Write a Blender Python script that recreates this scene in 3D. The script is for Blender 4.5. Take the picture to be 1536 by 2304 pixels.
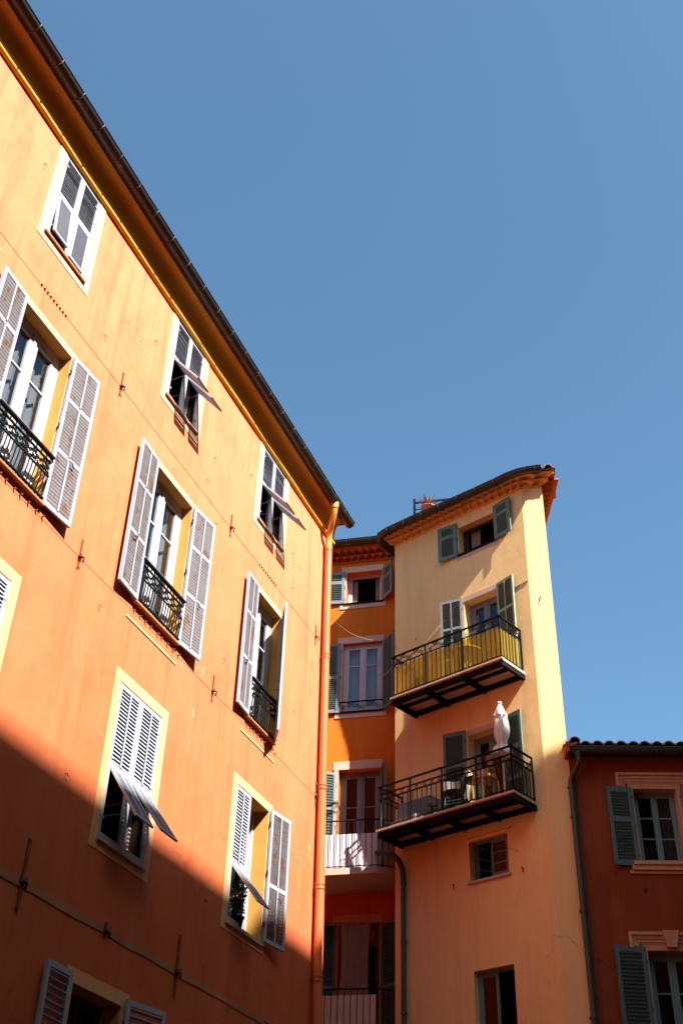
import bpy, math, random
from mathutils import Vector, Matrix
random.seed(7)
R = math.radians
for o in list(bpy.data.objects): bpy.data.objects.remove(o)
scn = bpy.context.scene
COL = scn.collection

# ------------------------------------------------------------------ camera, sky, sun, exposure
SUN_AZ, SUN_EL = 141.0, 46.0          # azimuth clockwise from +Y
cam_d = bpy.data.cameras.new("camera"); cam = bpy.data.objects.new("camera", cam_d); COL.objects.link(cam)
cam_d.sensor_fit = 'VERTICAL'; cam_d.sensor_height = 36.0; cam_d.lens = 40.23
cam_d.clip_start = 0.1; cam_d.clip_end = 2000
cam.matrix_world = Matrix(((0.999426113, -0.0338739442, 0, 0), (-0.0202463521, -0.597353909, -0.801722142, 0),
                           (0.0271574911, 0.801262044, -0.597696919, 1.6), (0, 0, 0, 1)))
scn.camera = cam
w = bpy.data.worlds.new("World"); scn.world = w; w.use_nodes = True
nt = w.node_tree; nt.nodes.clear()
sky = nt.nodes.new('ShaderNodeTexSky'); sky.sky_type = 'NISHITA'; sky.sun_disc = False
sky.sun_elevation = R(SUN_EL); sky.sun_rotation = R(SUN_AZ)
sky.altitude = 50; sky.air_density = 1.0; sky.dust_density = 2.0; sky.ozone_density = 6.0
bg = nt.nodes.new('ShaderNodeBackground'); bg.inputs[1].default_value = 0.079
wo = nt.nodes.new('ShaderNodeOutputWorld')
tint = nt.nodes.new('ShaderNodeMix'); tint.data_type = 'RGBA'; tint.blend_type = 'MULTIPLY'; tint.inputs[0].default_value = 1.0
tint.inputs[7].default_value = (0.88, 1.04, 0.92, 1); nt.links.new(sky.outputs[0], tint.inputs[6]); nt.links.new(tint.outputs[2], bg.inputs[0]); nt.links.new(bg.outputs[0], wo.inputs[0])
sd = bpy.data.lights.new("sun", 'SUN'); sd.energy = 5.0; sd.angle = R(0.6); sd.color = (1.0, 0.96, 0.90)
sun = bpy.data.objects.new("sun", sd); COL.objects.link(sun)
S = Vector((math.cos(R(SUN_EL))*math.sin(R(SUN_AZ)), math.cos(R(SUN_EL))*math.cos(R(SUN_AZ)), math.sin(R(SUN_EL))))
sun.rotation_euler = S.to_track_quat('Z', 'Y').to_euler(); sun.location = (10, -10, 40)
scn.view_settings.view_transform = 'Standard'; scn.view_settings.look = 'None'
scn.view_settings.exposure = 1.65; scn.view_settings.gamma = 1.0
scn.render.engine = 'CYCLES'

# ------------------------------------------------------------------ materials
def newmat(name):
    m = bpy.data.materials.new(name); m.use_nodes = True
    n = m.node_tree; n.nodes.clear()
    out = n.nodes.new('ShaderNodeOutputMaterial'); p = n.nodes.new('ShaderNodeBsdfPrincipled')
    n.links.new(p.outputs[0], out.inputs[0])
    return m, n, p, out
def node(n, t, **kw):
    x = n.nodes.new(t)
    for k, v in kw.items():
        if k.startswith('i_'): x.inputs[k[2:]].default_value = v
        else: setattr(x, k, v)
    return x
def coords(n, scale=(1,1,1), rot=(0,0,0)):
    g = n.nodes.new('ShaderNodeNewGeometry'); mp = n.nodes.new('ShaderNodeMapping')
    mp.inputs['Scale'].default_value = scale; mp.inputs['Rotation'].default_value = rot
    n.links.new(g.outputs['Position'], mp.inputs['Vector']); return mp
def noise(n, scale, detail=4, rough=.55, sc=(1,1,1), off=0.0):
    mp = coords(n, sc); mp.inputs['Location'].default_value = (off, off*.7, off*1.3)
    t = node(n, 'ShaderNodeTexNoise'); t.inputs['Scale'].default_value = scale
    t.inputs['Detail'].default_value = detail; t.inputs['Roughness'].default_value = rough
    n.links.new(mp.outputs[0], t.inputs['Vector']); return t.outputs['Fac']
def ramp(n, src, stops):
    r = n.nodes.new('ShaderNodeValToRGB'); e = r.color_ramp.elements
    while len(e) < len(stops): e.new(0.5)
    for i, (p, c) in enumerate(stops):
        e[i].position = p; e[i].color = (c[0], c[1], c[2], 1) if isinstance(c, (tuple, list)) else (c, c, c, 1)
    n.links.new(src, r.inputs[0]); return r.outputs[0]
def mix(n, fac, a, b, mode='MIX'):
    m = n.nodes.new('ShaderNodeMix'); m.data_type = 'RGBA'; m.blend_type = mode
    for s, v in ((0, fac), (6, a), (7, b)):
        if hasattr(v, 'is_linked') or hasattr(v, 'links'): n.links.new(v, m.inputs[s])
        else: m.inputs[s].default_value = v if s == 0 else (v[0], v[1], v[2], 1)
    return m.outputs[2]
def bump(n, p, h, strength=.3, dist=.01):
    b = n.nodes.new('ShaderNodeBump'); b.inputs['Strength'].default_value = strength; b.inputs['Distance'].default_value = dist
    n.links.new(h, b.inputs['Height']); n.links.new(b.outputs[0], p.inputs['Normal'])
def addh(n, a, b, k):
    m = n.nodes.new('ShaderNodeMath'); m.operation = 'MULTIPLY_ADD'; n.links.new(b, m.inputs[0]); m.inputs[1].default_value = k
    n.links.new(a, m.inputs[2]); return m.outputs[0]

def stucco(name, base, top_light=None, dark=None, z0=0, z1=20, top_light_amt=.5, flake=None, rough=.9, bstr=.35, patch=.35):
    m, n, p, out = newmat(name)
    dark = dark or tuple(c*.72 for c in base)
    big = noise(n, .55, 5, .6); col = mix(n, ramp(n, big, [(.35, 0), (.7, 1)]), base, tuple(base[i]*(1-patch*.5)+dark[i]*patch*.5 for i in range(3)))
    if top_light:      # lighter towards the top: brighter light up there painted into the colour
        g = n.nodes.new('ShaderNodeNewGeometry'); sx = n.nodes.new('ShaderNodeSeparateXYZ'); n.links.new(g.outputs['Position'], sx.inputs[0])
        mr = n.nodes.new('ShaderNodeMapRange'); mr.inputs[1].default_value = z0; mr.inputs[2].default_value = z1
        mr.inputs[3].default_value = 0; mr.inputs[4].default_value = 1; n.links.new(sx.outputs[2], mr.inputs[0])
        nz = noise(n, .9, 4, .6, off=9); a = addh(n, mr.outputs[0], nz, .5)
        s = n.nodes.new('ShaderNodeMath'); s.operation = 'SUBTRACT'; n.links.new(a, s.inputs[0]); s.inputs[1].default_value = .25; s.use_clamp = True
        k = n.nodes.new('ShaderNodeMath'); k.operation = 'MULTIPLY'; n.links.new(s.outputs[0], k.inputs[0]); k.inputs[1].default_value = top_light_amt
        col = mix(n, k.outputs[0], col, top_light)
    st = noise(n, 1.0, 5, .65, sc=(3.2, 3.2, .22), off=3)                 # rain streaks
    col = mix(n, ramp(n, st, [(.50, 0), (.76, .6)]), col, tuple(c*.72 for c in base))
    st2 = noise(n, 1.0, 4, .6, sc=(2.2, 2.2, .3), off=17)
    col = mix(n, ramp(n, st2, [(.56, 0), (.76, .40)]), col, tuple(min(1, c*1.22+.05) for c in base))
    mp = coords(n, (1, 1, .8)); nv = node(n, 'ShaderNodeTexNoise'); nv.inputs['Scale'].default_value = 2.6; nv.inputs['Detail'].default_value = 4; n.links.new(mp.outputs[0], nv.inputs['Vector'])
    va = node(n, 'ShaderNodeVectorMath', operation='MULTIPLY_ADD'); n.links.new(nv.outputs['Color'], va.inputs[0]); va.inputs[1].default_value = (.55,.55,.55); n.links.new(mp.outputs[0], va.inputs[2])
    vo = node(n, 'ShaderNodeTexVoronoi', feature='DISTANCE_TO_EDGE'); vo.inputs['Scale'].default_value = .42; n.links.new(va.outputs[0], vo.inputs['Vector'])
    ck = node(n, 'ShaderNodeMath', operation='MULTIPLY'); n.links.new(ramp(n, vo.outputs['Distance'], [(.0, .75), (.0055, 0)]), ck.inputs[0])
    n.links.new(ramp(n, noise(n, .7, 3, .6, off=51), [(.52, 0), (.66, 1)]), ck.inputs[1])
    col = mix(n, ck.outputs[0], col, tuple(c*.45 for c in base))
    blot = noise(n, 1.6, 6, .75, sc=(1, 1, .7), off=23)
    col = mix(n, ramp(n, blot, [(.50, 0), (.62, .22)]), col, dark)
    fine = noise(n, 38, 3, .6)
    col = mix(n, ramp(n, fine, [(.3, .10), (.7, 0)]), col, dark)
    if flake:     # flaked paint patches
        f1 = noise(n, 5.5, 6, .7, sc=(1, 1, .6), off=31); f2 = noise(n, .45, 2, .5, off=77)
        mm = n.nodes.new('ShaderNodeMath'); mm.operation = 'MULTIPLY'
        n.links.new(ramp(n, f1, [(.63, 0), (.655, .8)]), mm.inputs[0]); n.links.new(ramp(n, f2, [(.60, 0), (.70, 1)]), mm.inputs[1])
        col = mix(n, mm.outputs[0], col, flake)
    n.links.new(col, p.inputs['Base Color']); p.inputs['Roughness'].default_value = rough
    p.inputs['Specular IOR Level'].default_value = .15
    h = addh(n, addh(n, noise(n, 60, 3, .6), noise(n, 2.2, 4, .5), 6.0), noise(n, 7, 3, .5, off=4), 1.5)
    bump(n, p, h, bstr, .004)
    return m
def paint(name, base, rough=.6, wear=None, wearamt=.5, scale=9, stretch=(1,1,1), metal=0, bstr=.2, spec=.3):
    m, n, p, out = newmat(name)
    v = noise(n, 3.5, 4, .6, sc=stretch); col = mix(n, ramp(n, v, [(.3, 0), (.75, .6)]), base, tuple(c*.75 for c in base))
    if wear:
        f = noise(n, scale, 6, .7, sc=stretch, off=5); lo = .66-.2*wearamt
        col = mix(n, ramp(n, f, [(lo, 0), (lo+.05, .85)]), col, wear)
    n.links.new(col, p.inputs['Base Color']); p.inputs['Roughness'].default_value = rough; p.inputs['Metallic'].default_value = metal
    p.inputs['Specular IOR Level'].default_value = spec
    if bstr: bump(n, p, noise(n, 30, 3, .6, sc=stretch), bstr, .003)
    return m
def glassmat(name, tint=(.75,.8,.85), see=.75):
    m, n, p, out = newmat(name); n.nodes.remove(p)
    tr = node(n, 'ShaderNodeBsdfTransparent'); tr.inputs[0].default_value = (*[t*see for t in tint], 1)
    gl = node(n, 'ShaderNodeBsdfGlossy'); gl.inputs['Roughness'].default_value = .03; gl.inputs[0].default_value = (.9,.93,.95,1)
    lw = node(n, 'ShaderNodeLayerWeight'); lw.inputs[0].default_value = .5      # thin pane: the same from both sides
    pw = node(n, 'ShaderNodeMath', operation='POWER'); pw.inputs[1].default_value = 4.5; n.links.new(lw.outputs['Facing'], pw.inputs[0])
    fr = node(n, 'ShaderNodeMath', operation='MULTIPLY_ADD'); fr.inputs[1].default_value = .85; fr.inputs[2].default_value = .06; n.links.new(pw.outputs[0], fr.inputs[0])
    bp = n.nodes.new('ShaderNodeBump'); bp.inputs['Strength'].default_value = .05; bp.inputs['Distance'].default_value = .02
    n.links.new(noise(n, 1.5, 2, .5), bp.inputs['Height']); n.links.new(bp.outputs[0], gl.inputs['Normal'])
    mx = node(n, 'ShaderNodeMixShader'); n.links.new(fr.outputs[0], mx.inputs[0]); n.links.new(tr.outputs[0], mx.inputs[1]); n.links.new(gl.outputs[0], mx.inputs[2])
    n.links.new(mx.outputs[0], out.inputs[0]); return m
def clothmat(name, base, trans=.4, alpha=0):
    m, n, p, out = newmat(name); n.nodes.remove(p)
    c = mix(n, ramp(n, noise(n, 4, 4, .6), [(.3, 0), (.7, .5)]), base, tuple(x*.8 for x in base))
    d = node(n, 'ShaderNodeBsdfDiffuse'); t = node(n, 'ShaderNodeBsdfTranslucent'); mx = node(n, 'ShaderNodeMixShader'); mx.inputs[0].default_value = trans
    n.links.new(c, d.inputs[0]); n.links.new(c, t.inputs[0]); n.links.new(d.outputs[0], mx.inputs[1]); n.links.new(t.outputs[0], mx.inputs[2])
    src = mx.outputs[0]
    if alpha:
        tp = node(n, 'ShaderNodeBsdfTransparent'); tp.inputs[0].default_value = (*[min(1, x*1.25) for x in base], 1)
        m2 = node(n, 'ShaderNodeMixShader'); m2.inputs[0].default_value = alpha
        n.links.new(src, m2.inputs[1]); n.links.new(tp.outputs[0], m2.inputs[2]); src = m2.outputs[0]
    n.links.new(src, out.inputs[0]); return m

M = {}
M['wallA'] = stucco('orange_stucco', (.59,.128,.040), top_light=(.82,.27,.130), dark=(.47,.085,.028), z0=5.0, z1=14.5, top_light_amt=.95, flake=(.85,.62,.45), patch=.5)
M['surA'] = stucco('cream_yellow_paint', (.74,.35,.15), top_light=(.84,.52,.36), z0=5, z1=13, top_light_amt=.8, dark=(.6,.36,.10))
M['revA'] = stucco('flaking_ochre_reveal', (.66,.33,.07), dark=(.30,.16,.06), patch=.9, flake=(.35,.30,.26))
M['soffit'] = stucco('ochre_soffit', (.92,.42,.05), dark=(.85,.35,.03), patch=.5, bstr=.15)
M['bandA'] = stucco('bare_plaster_band', (.50,.19,.08), dark=(.20,.09,.05), patch=.9)
M['wallB'] = stucco('pale_apricot_stucco', (.85,.555,.25), dark=(.75,.43,.15), patch=.5, bstr=.3)
M['genB'] = stucco('apricot_painted_tiles', (.84,.44,.12), dark=(.5,.22,.05), patch=.6)
M['wallC'] = stucco('deep_orange_stucco', (.68,.155,.012), dark=(.46,.08,.007), patch=.6)
M['genC'] = stucco('red_painted_tiles', (.50,.11,.025), dark=(.28,.05,.015), patch=.7)
M['wallD'] = stucco('brick_red_stucco', (.27,.060,.018), dark=(.15,.03,.012), patch=.8)
M['trimD'] = stucco('pink_plaster_trim', (.60,.33,.19), dark=(.40,.2,.1))
M['pinktrim'] = stucco('pale_pink_trim', (.60,.38,.29), dark=(.46,.27,.20), bstr=.15)
M['stone'] = stucco('worn_stone', (.58,.42,.33), dark=(.25,.17,.12), patch=.8)
M['white'] = paint('grey_white_shutter_paint', (.35,.36,.41), wear=(.36,.26,.20), wearamt=.25, scale=14, stretch=(1,1,.35))
M['slat'] = paint('weathered_slat_wood', (.25,.22,.225), wear=(.20,.09,.04), wearamt=.55, scale=6, stretch=(1.3,1.3,.7))
M['frameW'] = paint('white_window_paint', (.46,.45,.47), rough=.4, bstr=.05)
M['framePink'] = paint('pinkish_white_window_paint', (.50,.42,.42), rough=.5, bstr=.05)
M['greenB'] = paint('faded_green_shutter_paint', (.13,.185,.15), wear=(.32,.28,.22), wearamt=.3, scale=12, stretch=(1,1,.4))
M['greenslat'] = paint('green_slat_paint', (.065,.11,.08), wear=(.2,.18,.14), wearamt=.2, scale=12)
M['paleB'] = paint('pale_lilac_shutter_paint', (.18,.19,.205), wear=(.3,.25,.2), wearamt=.2)
M['olive'] = paint('olive_green_shutter_paint', (.33,.41,.23), rough=.5)
M['greenD'] = paint('blue_green_shutter_paint', (.085,.16,.135), rough=.55, wear=(.15,.2,.17), wearamt=.15)
M['gapshade'] = paint('shade_between_slats', (.030,.060,.050), rough=.6)  # backing sheet colour: paints the shade seen between slats
M['greenDf'] = paint('blue_green_window_paint', (.15,.26,.24), rough=.45)
M['iron'] = paint('black_wrought_iron', (.007,.007,.008), rough=.75, spec=.12, bstr=.1)
M['steel'] = paint('dark_steel_beam', (.010,.009,.009), rough=.8, spec=.1)
M['zinc'] = paint('dark_zinc_gutter', (.045,.033,.028), rough=.42, wear=(.14,.09,.06), wearamt=.3, scale=3, metal=.2, spec=.4)
M['zincrib'] = paint('brown_zinc_strap', (.14,.09,.065), rough=.4, metal=.4)
M['zincD'] = paint('grey_green_downpipe', (.07,.085,.075), rough=.5, metal=.2)
M['pipeA'] = paint('orange_painted_pipe', (.66,.16,.05), rough=.38, wear=(.55,.16,.05), wearamt=.3, scale=3, spec=.5, bstr=.05)
M['pipeY'] = paint('yellow_painted_pipe', (.66,.30,.05), rough=.38, spec=.5, bstr=.05)
M['tile'] = paint('terracotta_tile', (.36,.12,.06), rough=.85, wear=(.14,.08,.05), wearamt=.6, scale=5)
M['glass'] = glassmat('window_glass'); M['glassdark'] = glassmat('dark_window_glass', see=.45)
M['curtain'] = clothmat('grey_lace_curtain', (.50,.46,.44), .3)
M['curtW'] = clothmat('white_net_curtain', (.70,.70,.74), .3)
M['curtP'] = clothmat('dusty_pink_curtain', (.42,.28,.24), .3)
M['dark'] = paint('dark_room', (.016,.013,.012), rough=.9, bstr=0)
M['brownwood'] = paint('dark_varnished_wood', (.06,.03,.02), rough=.5)
M['sheetP'] = clothmat('dusky_sheet_cloth', (.24,.15,.12), .2)
M['yellow'] = clothmat('yellow_balcony_canvas', (.92,.60,.10), .6, alpha=.42)
M['parasol'] = clothmat('off_white_parasol_cloth', (.80,.72,.68), .2)
M['rattan'] = paint('honey_rattan', (.62,.36,.13), rough=.5, wear=(.10,.05,.03), wearamt=.4, scale=20)
M['rattand'] = paint('dark_rattan', (.06,.035,.025), rough=.5)
M['greybox'] = paint('grey_plastic', (.30,.30,.31), rough=.5)
M['cream'] = paint('cream_painted_board', (.62,.58,.50), rough=.5)
M['sheetC'] = paint('white_parapet_sheet', (.74,.66,.68), rough=.6, wear=(.5,.42,.42), wearamt=.1, scale=3, bstr=.1)
M['leaf'] = paint('green_leaf', (.07,.13,.03), rough=.5, bstr=0)
M['agave'] = paint('reddish_agave_leaf', (.28,.10,.06), rough=.5, wear=(.12,.16,.05), wearamt=.6, scale=4, bstr=0)
M['potdark'] = paint('dark_plastic_pot', (.02,.02,.022), rough=.5, bstr=0)
M['rust'] = paint('rusty_iron', (.22,.07,.025), rough=.8, wear=(.08,.03,.015), wearamt=.7, scale=12)
M['rustdark'] = paint('old_bolt_iron', (.05,.025,.015), rough=.8)
M['cable'] = paint('cable_sheath', (.40,.22,.12), rough=.5, bstr=0)
M['ground'] = paint('stone_paving', (.09,.07,.055), rough=.85, wear=(.06,.05,.04), wearamt=.6, scale=1.5)
M['wallO'] = stucco('ochre_stucco', (.22,.11,.05), patch=.6)

# ------------------------------------------------------------------ frames and mesh building
class Fr:
    def __init__(s, o, X, Y, Z=(0,0,1)): s.o, s.X, s.Y, s.Z = Vector(o), Vector(X), Vector(Y), Vector(Z)
    def P(s, x, y, z): return s.o + s.X*x + s.Y*y + s.Z*z
    def sub(s, x, y, z, X, Y, Z):      # a frame given in this frame's coordinates
        v = lambda a: s.X*a[0]+s.Y*a[1]+s.Z*a[2]
        return Fr(s.P(x, y, z), v(X), v(Y), v(Z))
W = Fr((0,0,0), (1,0,0), (0,1,0))
A = Fr((-.1919,18.499,0), (.3784,.9257,0), (.9257,-.3784,0))
B = Fr((1.3348,22.9612,0), (.7392,-.6735,0), (-.6735,-.7392,0))
C = Fr((1.2052,23.9697,0), (.9717,-.2362,0), (-.2362,-.9717,0))
D = Fr((4.4858,20.3822,0), (.9978,-.0658,0), (-.0658,-.9978,0))

BASE = {}
class MB:
    def __init__(s): s.v, s.f, s.mi, s.mats, s.sm = [], [], [], [], []
    def m(s, mat):
        if mat not in s.mats: s.mats.append(mat)
        return s.mats.index(mat)
    def face(s, pts, mat, smooth=False):
        b = len(s.v); s.v += [Vector(p) for p in pts]; s.f.append(tuple(range(b, b+len(pts)))); s.mi.append(s.m(mat)); s.sm.append(smooth)
    def grid(s, rows, mat, smooth=True, closed=False):      # rows: list of lists of points
        b = len(s.v); k = len(rows[0])
        for r in rows: s.v += [Vector(p) for p in r]
        for i in range(len(rows)-1):
            for j in range(k if closed else k-1):
                j2 = (j+1) % k
                s.f.append((b+i*k+j, b+i*k+j2, b+(i+1)*k+j2, b+(i+1)*k+j)); s.mi.append(s.m(mat)); s.sm.append(smooth)
    def box(s, fr, x0, x1, y0, y1, z0, z1, mat):
        b = len(s.v)
        for z in (z0, z1):
            for (x, y) in ((x0,y0),(x1,y0),(x1,y1),(x0,y1)): s.v.append(fr.P(x, y, z))
        for q in ((0,3,2,1),(4,5,6,7),(0,1,5,4),(1,2,6,5),(2,3,7,6),(3,0,4,7)):
            s.f.append(tuple(b+i for i in q)); s.mi.append(s.m(mat)); s.sm.append(False)
    def tube(s, pts, r, mat, n=8, cap=True):
        pts = [Vector(p) for p in pts]; rows = []; prev = None
        for i, p in enumerate(pts):
            t = (pts[min(i+1, len(pts)-1)] - pts[max(i-1, 0)]).normalized()
            if prev is None:
                a = Vector((0,0,1)) if abs(t.z) < .9 else Vector((1,0,0)); e = t.cross(a).normalized()
            else:
                e = (prev - t*prev.dot(t)).normalized()
            prev = e; f = t.cross(e); rr = r[i] if isinstance(r, (list, tuple)) else r
            rows.append([p + (e*math.cos(2*math.pi*k/n) + f*math.sin(2*math.pi*k/n))*rr for k in range(n)])
        s.grid(rows, mat, True, True)
        if cap:
            s.face(rows[0][::-1], mat); s.face(rows[-1], mat)
    def lathe(s, fr, prof, mat, n=16, wob=None):
        rows = []
        for (r, z) in prof:
            rows.append([fr.P(math.cos(2*math.pi*k/n)*r*(wob(k, z) if wob else 1), math.sin(2*math.pi*k/n)*r*(wob(k, z) if wob else 1), z) for k in range(n)])
        s.grid(rows, mat, True, True)
    def prism(s, fr, prof, x0, x1, mat, smooth=False, caps=True):   # prof: closed polygon (y,z) swept along x
        k = len(prof); rows = [[fr.P(x, y, z) for (y, z) in prof] for x in (x0, x1)]
        s.grid(rows, mat, smooth, True)
        if caps: s.face(rows[0], mat); s.face(rows[1][::-1], mat)
    def build(s, name, parent=None, root=None, **props):
        me = bpy.data.meshes.new(name)
        o = bpy.data.objects.new(name, me); COL.objects.link(o)
        if parent is not None: base = BASE[parent.name]
        else:
            base = Vector(root) if root else Vector((0,0,0)); o.location = base
        BASE[o.name] = base
        me.from_pydata([tuple(v-base) for v in s.v], [], s.f)
        for m_ in s.mats: me.materials.append(M[m_])
        for p, mi, sm in zip(me.polygons, s.mi, s.sm): p.material_index = mi; p.use_smooth = sm
        me.update()
        if parent is not None: o.parent = parent
        for k, v in props.items(): o[k] = v
        return o
def thing(name, label, cat, loc, group=None):
    o = bpy.data.objects.new(name, None); COL.objects.link(o); o.location = loc; o.empty_display_size = .3
    o['label'] = label; o['category'] = cat
    if group: o['group'] = group
    BASE[o.name] = Vector(loc); return o

def wall(mb, fr, us, zs, holes, mat, rev, depth=.3, umap=None, maxstep=1.5):
    """front face with rectangular holes (u0,u1,z0,z1) and their reveals"""
    um = umap or (lambda u, z: u)
    U = sorted(set(list(us) + [h[0] for h in holes] + [h[1] for h in holes])); Z = sorted(set(list(zs) + [h[2] for h in holes] + [h[3] for h in holes]))
    def refine(L):
        o = [L[0]]
        for a, b in zip(L, L[1:]):
            k = max(1, math.ceil((b-a)/maxstep)); o += [a+(b-a)*(i+1)/k for i in range(k)]
        return o
    U, Z = refine(U), refine(Z)
    for i in range(len(U)-1):
        for j in range(len(Z)-1):
            cu, cz = (U[i]+U[i+1])/2, (Z[j]+Z[j+1])/2
            if any(h[0] < cu < h[1] and h[2] < cz < h[3] for h in holes): continue
            mb.face([fr.P(um(u, z), 0, z) for u, z in ((U[i],Z[j]),(U[i+1],Z[j]),(U[i+1],Z[j+1]),(U[i],Z[j+1]))], mat)
    for h in holes:
        u0, u1, z0, z1 = h[:4]; d = h[4] if len(h) > 4 else depth; rm = h[5] if len(h) > 5 else rev
        mb.face([fr.P(u0,0,z0), fr.P(u0,0,z1), fr.P(u0,-d,z1), fr.P(u0,-d,z0)], rm)
        mb.face([fr.P(u1,0,z0), fr.P(u1,-d,z0), fr.P(u1,-d,z1), fr.P(u1,0,z1)], rm)
        mb.face([fr.P(u0,0,z1), fr.P(u1,0,z1), fr.P(u1,-d,z1), fr.P(u0,-d,z1)], rm)
        mb.face([fr.P(u0,0,z0), fr.P(u0,-d,z0), fr.P(u1,-d,z0), fr.P(u1,0,z0)], rm)

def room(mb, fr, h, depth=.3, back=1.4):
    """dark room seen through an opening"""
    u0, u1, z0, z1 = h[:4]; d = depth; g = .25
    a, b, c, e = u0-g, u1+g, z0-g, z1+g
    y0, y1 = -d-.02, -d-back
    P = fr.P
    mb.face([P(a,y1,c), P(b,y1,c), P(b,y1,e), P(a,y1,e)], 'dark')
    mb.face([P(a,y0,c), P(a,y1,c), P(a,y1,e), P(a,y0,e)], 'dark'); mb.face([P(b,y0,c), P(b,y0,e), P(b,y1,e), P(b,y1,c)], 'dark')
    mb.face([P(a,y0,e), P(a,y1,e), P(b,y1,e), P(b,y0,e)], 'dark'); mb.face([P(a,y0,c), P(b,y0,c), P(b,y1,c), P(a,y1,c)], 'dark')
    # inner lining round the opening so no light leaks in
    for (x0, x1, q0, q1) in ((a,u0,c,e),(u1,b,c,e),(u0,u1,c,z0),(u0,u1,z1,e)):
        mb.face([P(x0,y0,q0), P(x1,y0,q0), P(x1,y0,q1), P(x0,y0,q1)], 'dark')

def ring(mb, fr, u0, u1, z0, z1, t, y0, y1, mat, sides='LRTB'):
    """a flat border of width t outside the rectangle"""
    if 'T' in sides: mb.box(fr, u0-(t if 'L' in sides else 0), u1+(t if 'R' in sides else 0), y0, y1, z1, z1+t, mat)
    if 'B' in sides: mb.box(fr, u0-(t if 'L' in sides else 0), u1+(t if 'R' in sides else 0), y0, y1, z0-t, z0, mat)
    if 'L' in sides: mb.box(fr, u0-t, u0, y0, y1, z0, z1, mat)
    if 'R' in sides: mb.box(fr, u1, u1+t, y0, y1, z0, z1, mat)

def sash(mb, gl, fr, x0, x1, z0, z1, bars, mat, y=0, st=.06, th=.045, glmat='glass'):
    """one casement leaf in frame fr from x0 to x1; bars: fractions of the height"""
    mb.box(fr, x0, x0+st, y, y+th, z0, z1, mat); mb.box(fr, x1-st, x1, y, y+th, z0, z1, mat)
    mb.box(fr, x0+st, x1-st, y+.002, y+th-.002, z0, z0+st*1.5, mat); mb.box(fr, x0+st, x1-st, y+.002, y+th-.002, z1-st, z1, mat)
    for b in bars:
        zc = z0 + (z1-z0)*b; mb.box(fr, x0+st, x1-st, y+.006, y+th-.006, zc-.013, zc+.013, mat)
    gl.face([fr.P(x0+st, y+th/2, z0+st), fr.P(x1-st, y+th/2, z0+st), fr.P(x1-st, y+th/2, z1-st), fr.P(x0+st, y+th/2, z1-st)], glmat)

def window(root, fr, u0, u1, z0, z1, mat='frameW', y=-.26, bars=(.36,.66), glmat='glass', curtain=None, leaves=2, st=.06, trim=.05, openleaf=None, curt_span=(0,1), ydepth=.05, label=None):
    mb = MB(); panes = []
    ring(mb, fr, u0+trim, u1-trim, z0+trim*.6, z1-trim, trim*.999, y-.03, y+ydepth, mat, 'LRT')
    mb.box(fr, u0+.002, u1-.002, y-.03, y+ydepth+.02, z0, z0+trim*.6, mat)
    a, b = u0+trim, u1-trim; wd = (b-a)/leaves
    for k in range(leaves):
        gl = MB(); panes.append(gl)
        if openleaf and k in openleaf:
            ang = openleaf[k]; s = 1 if k == 0 else -1
            hx = a+.002 if k == 0 else b-.002
            f2 = fr.sub(hx, y, 0, (s*math.cos(ang), -math.sin(ang), 0), (-s*math.sin(ang)*-1*0+ s*0, 0, 0) if False else (s*math.sin(ang), math.cos(ang), 0), (0,0,1))
            sash(mb, gl, f2, 0, wd-.004, z0+trim*.6, z1-trim, bars, mat, 0, st, glmat=glmat)
        else:
            sash(mb, gl, fr, a+k*wd+.001, a+(k+1)*wd-.001, z0+trim*.6, z1-trim, bars, mat, y, st, glmat=glmat)
    if leaves == 2 and not openleaf: mb.box(fr, (a+b)/2-.028, (a+b)/2+.028, y+.046, y+.062, z0+trim*.6, z1-trim, mat)
    o = mb.build('window', root, **({'label': label} if label else {}))
    for g_ in panes: g_.build('pane', o)
    if curtain:
        c = MB(); ca, cb = a+(b-a)*curt_span[0], a+(b-a)*curt_span[1]; rows = []
        for zz in (z0+.03, (z0+z1)/2, z1-.03):
            rows.append([fr.P(ca+(cb-ca)*i/40, y-.10+.018*math.sin(i*1.25)+.008*math.sin(i*.4+zz), zz) for i in range(41)])
        c.grid(rows, curtain); c.build('curtain', o)
    return o

def louvers(mb, fr, x0, x1, z0, z1, mat, pitch=.045, th=.011, dep=.034, tilt=45, yc=.018):
    n = max(1, int(round((z1-z0)/pitch))); p = (z1-z0)/n; c, s_ = math.cos(R(tilt)), math.sin(R(tilt))
    for i in range(n):
        zc = z0 + p*(i+.5); j = random.uniform(-.0012, .0012); dt = random.uniform(-2, 2)
        c2, s2 = math.cos(R(tilt+dt)), math.sin(R(tilt+dt))
        f = fr.sub(0, yc, zc+j, (1,0,0), (0, c2, -s2), (0, s2, c2))      # outer edge low
        mb.box(f, x0, x1, -dep/2, dep/2, -th/2, th/2, mat)

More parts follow.
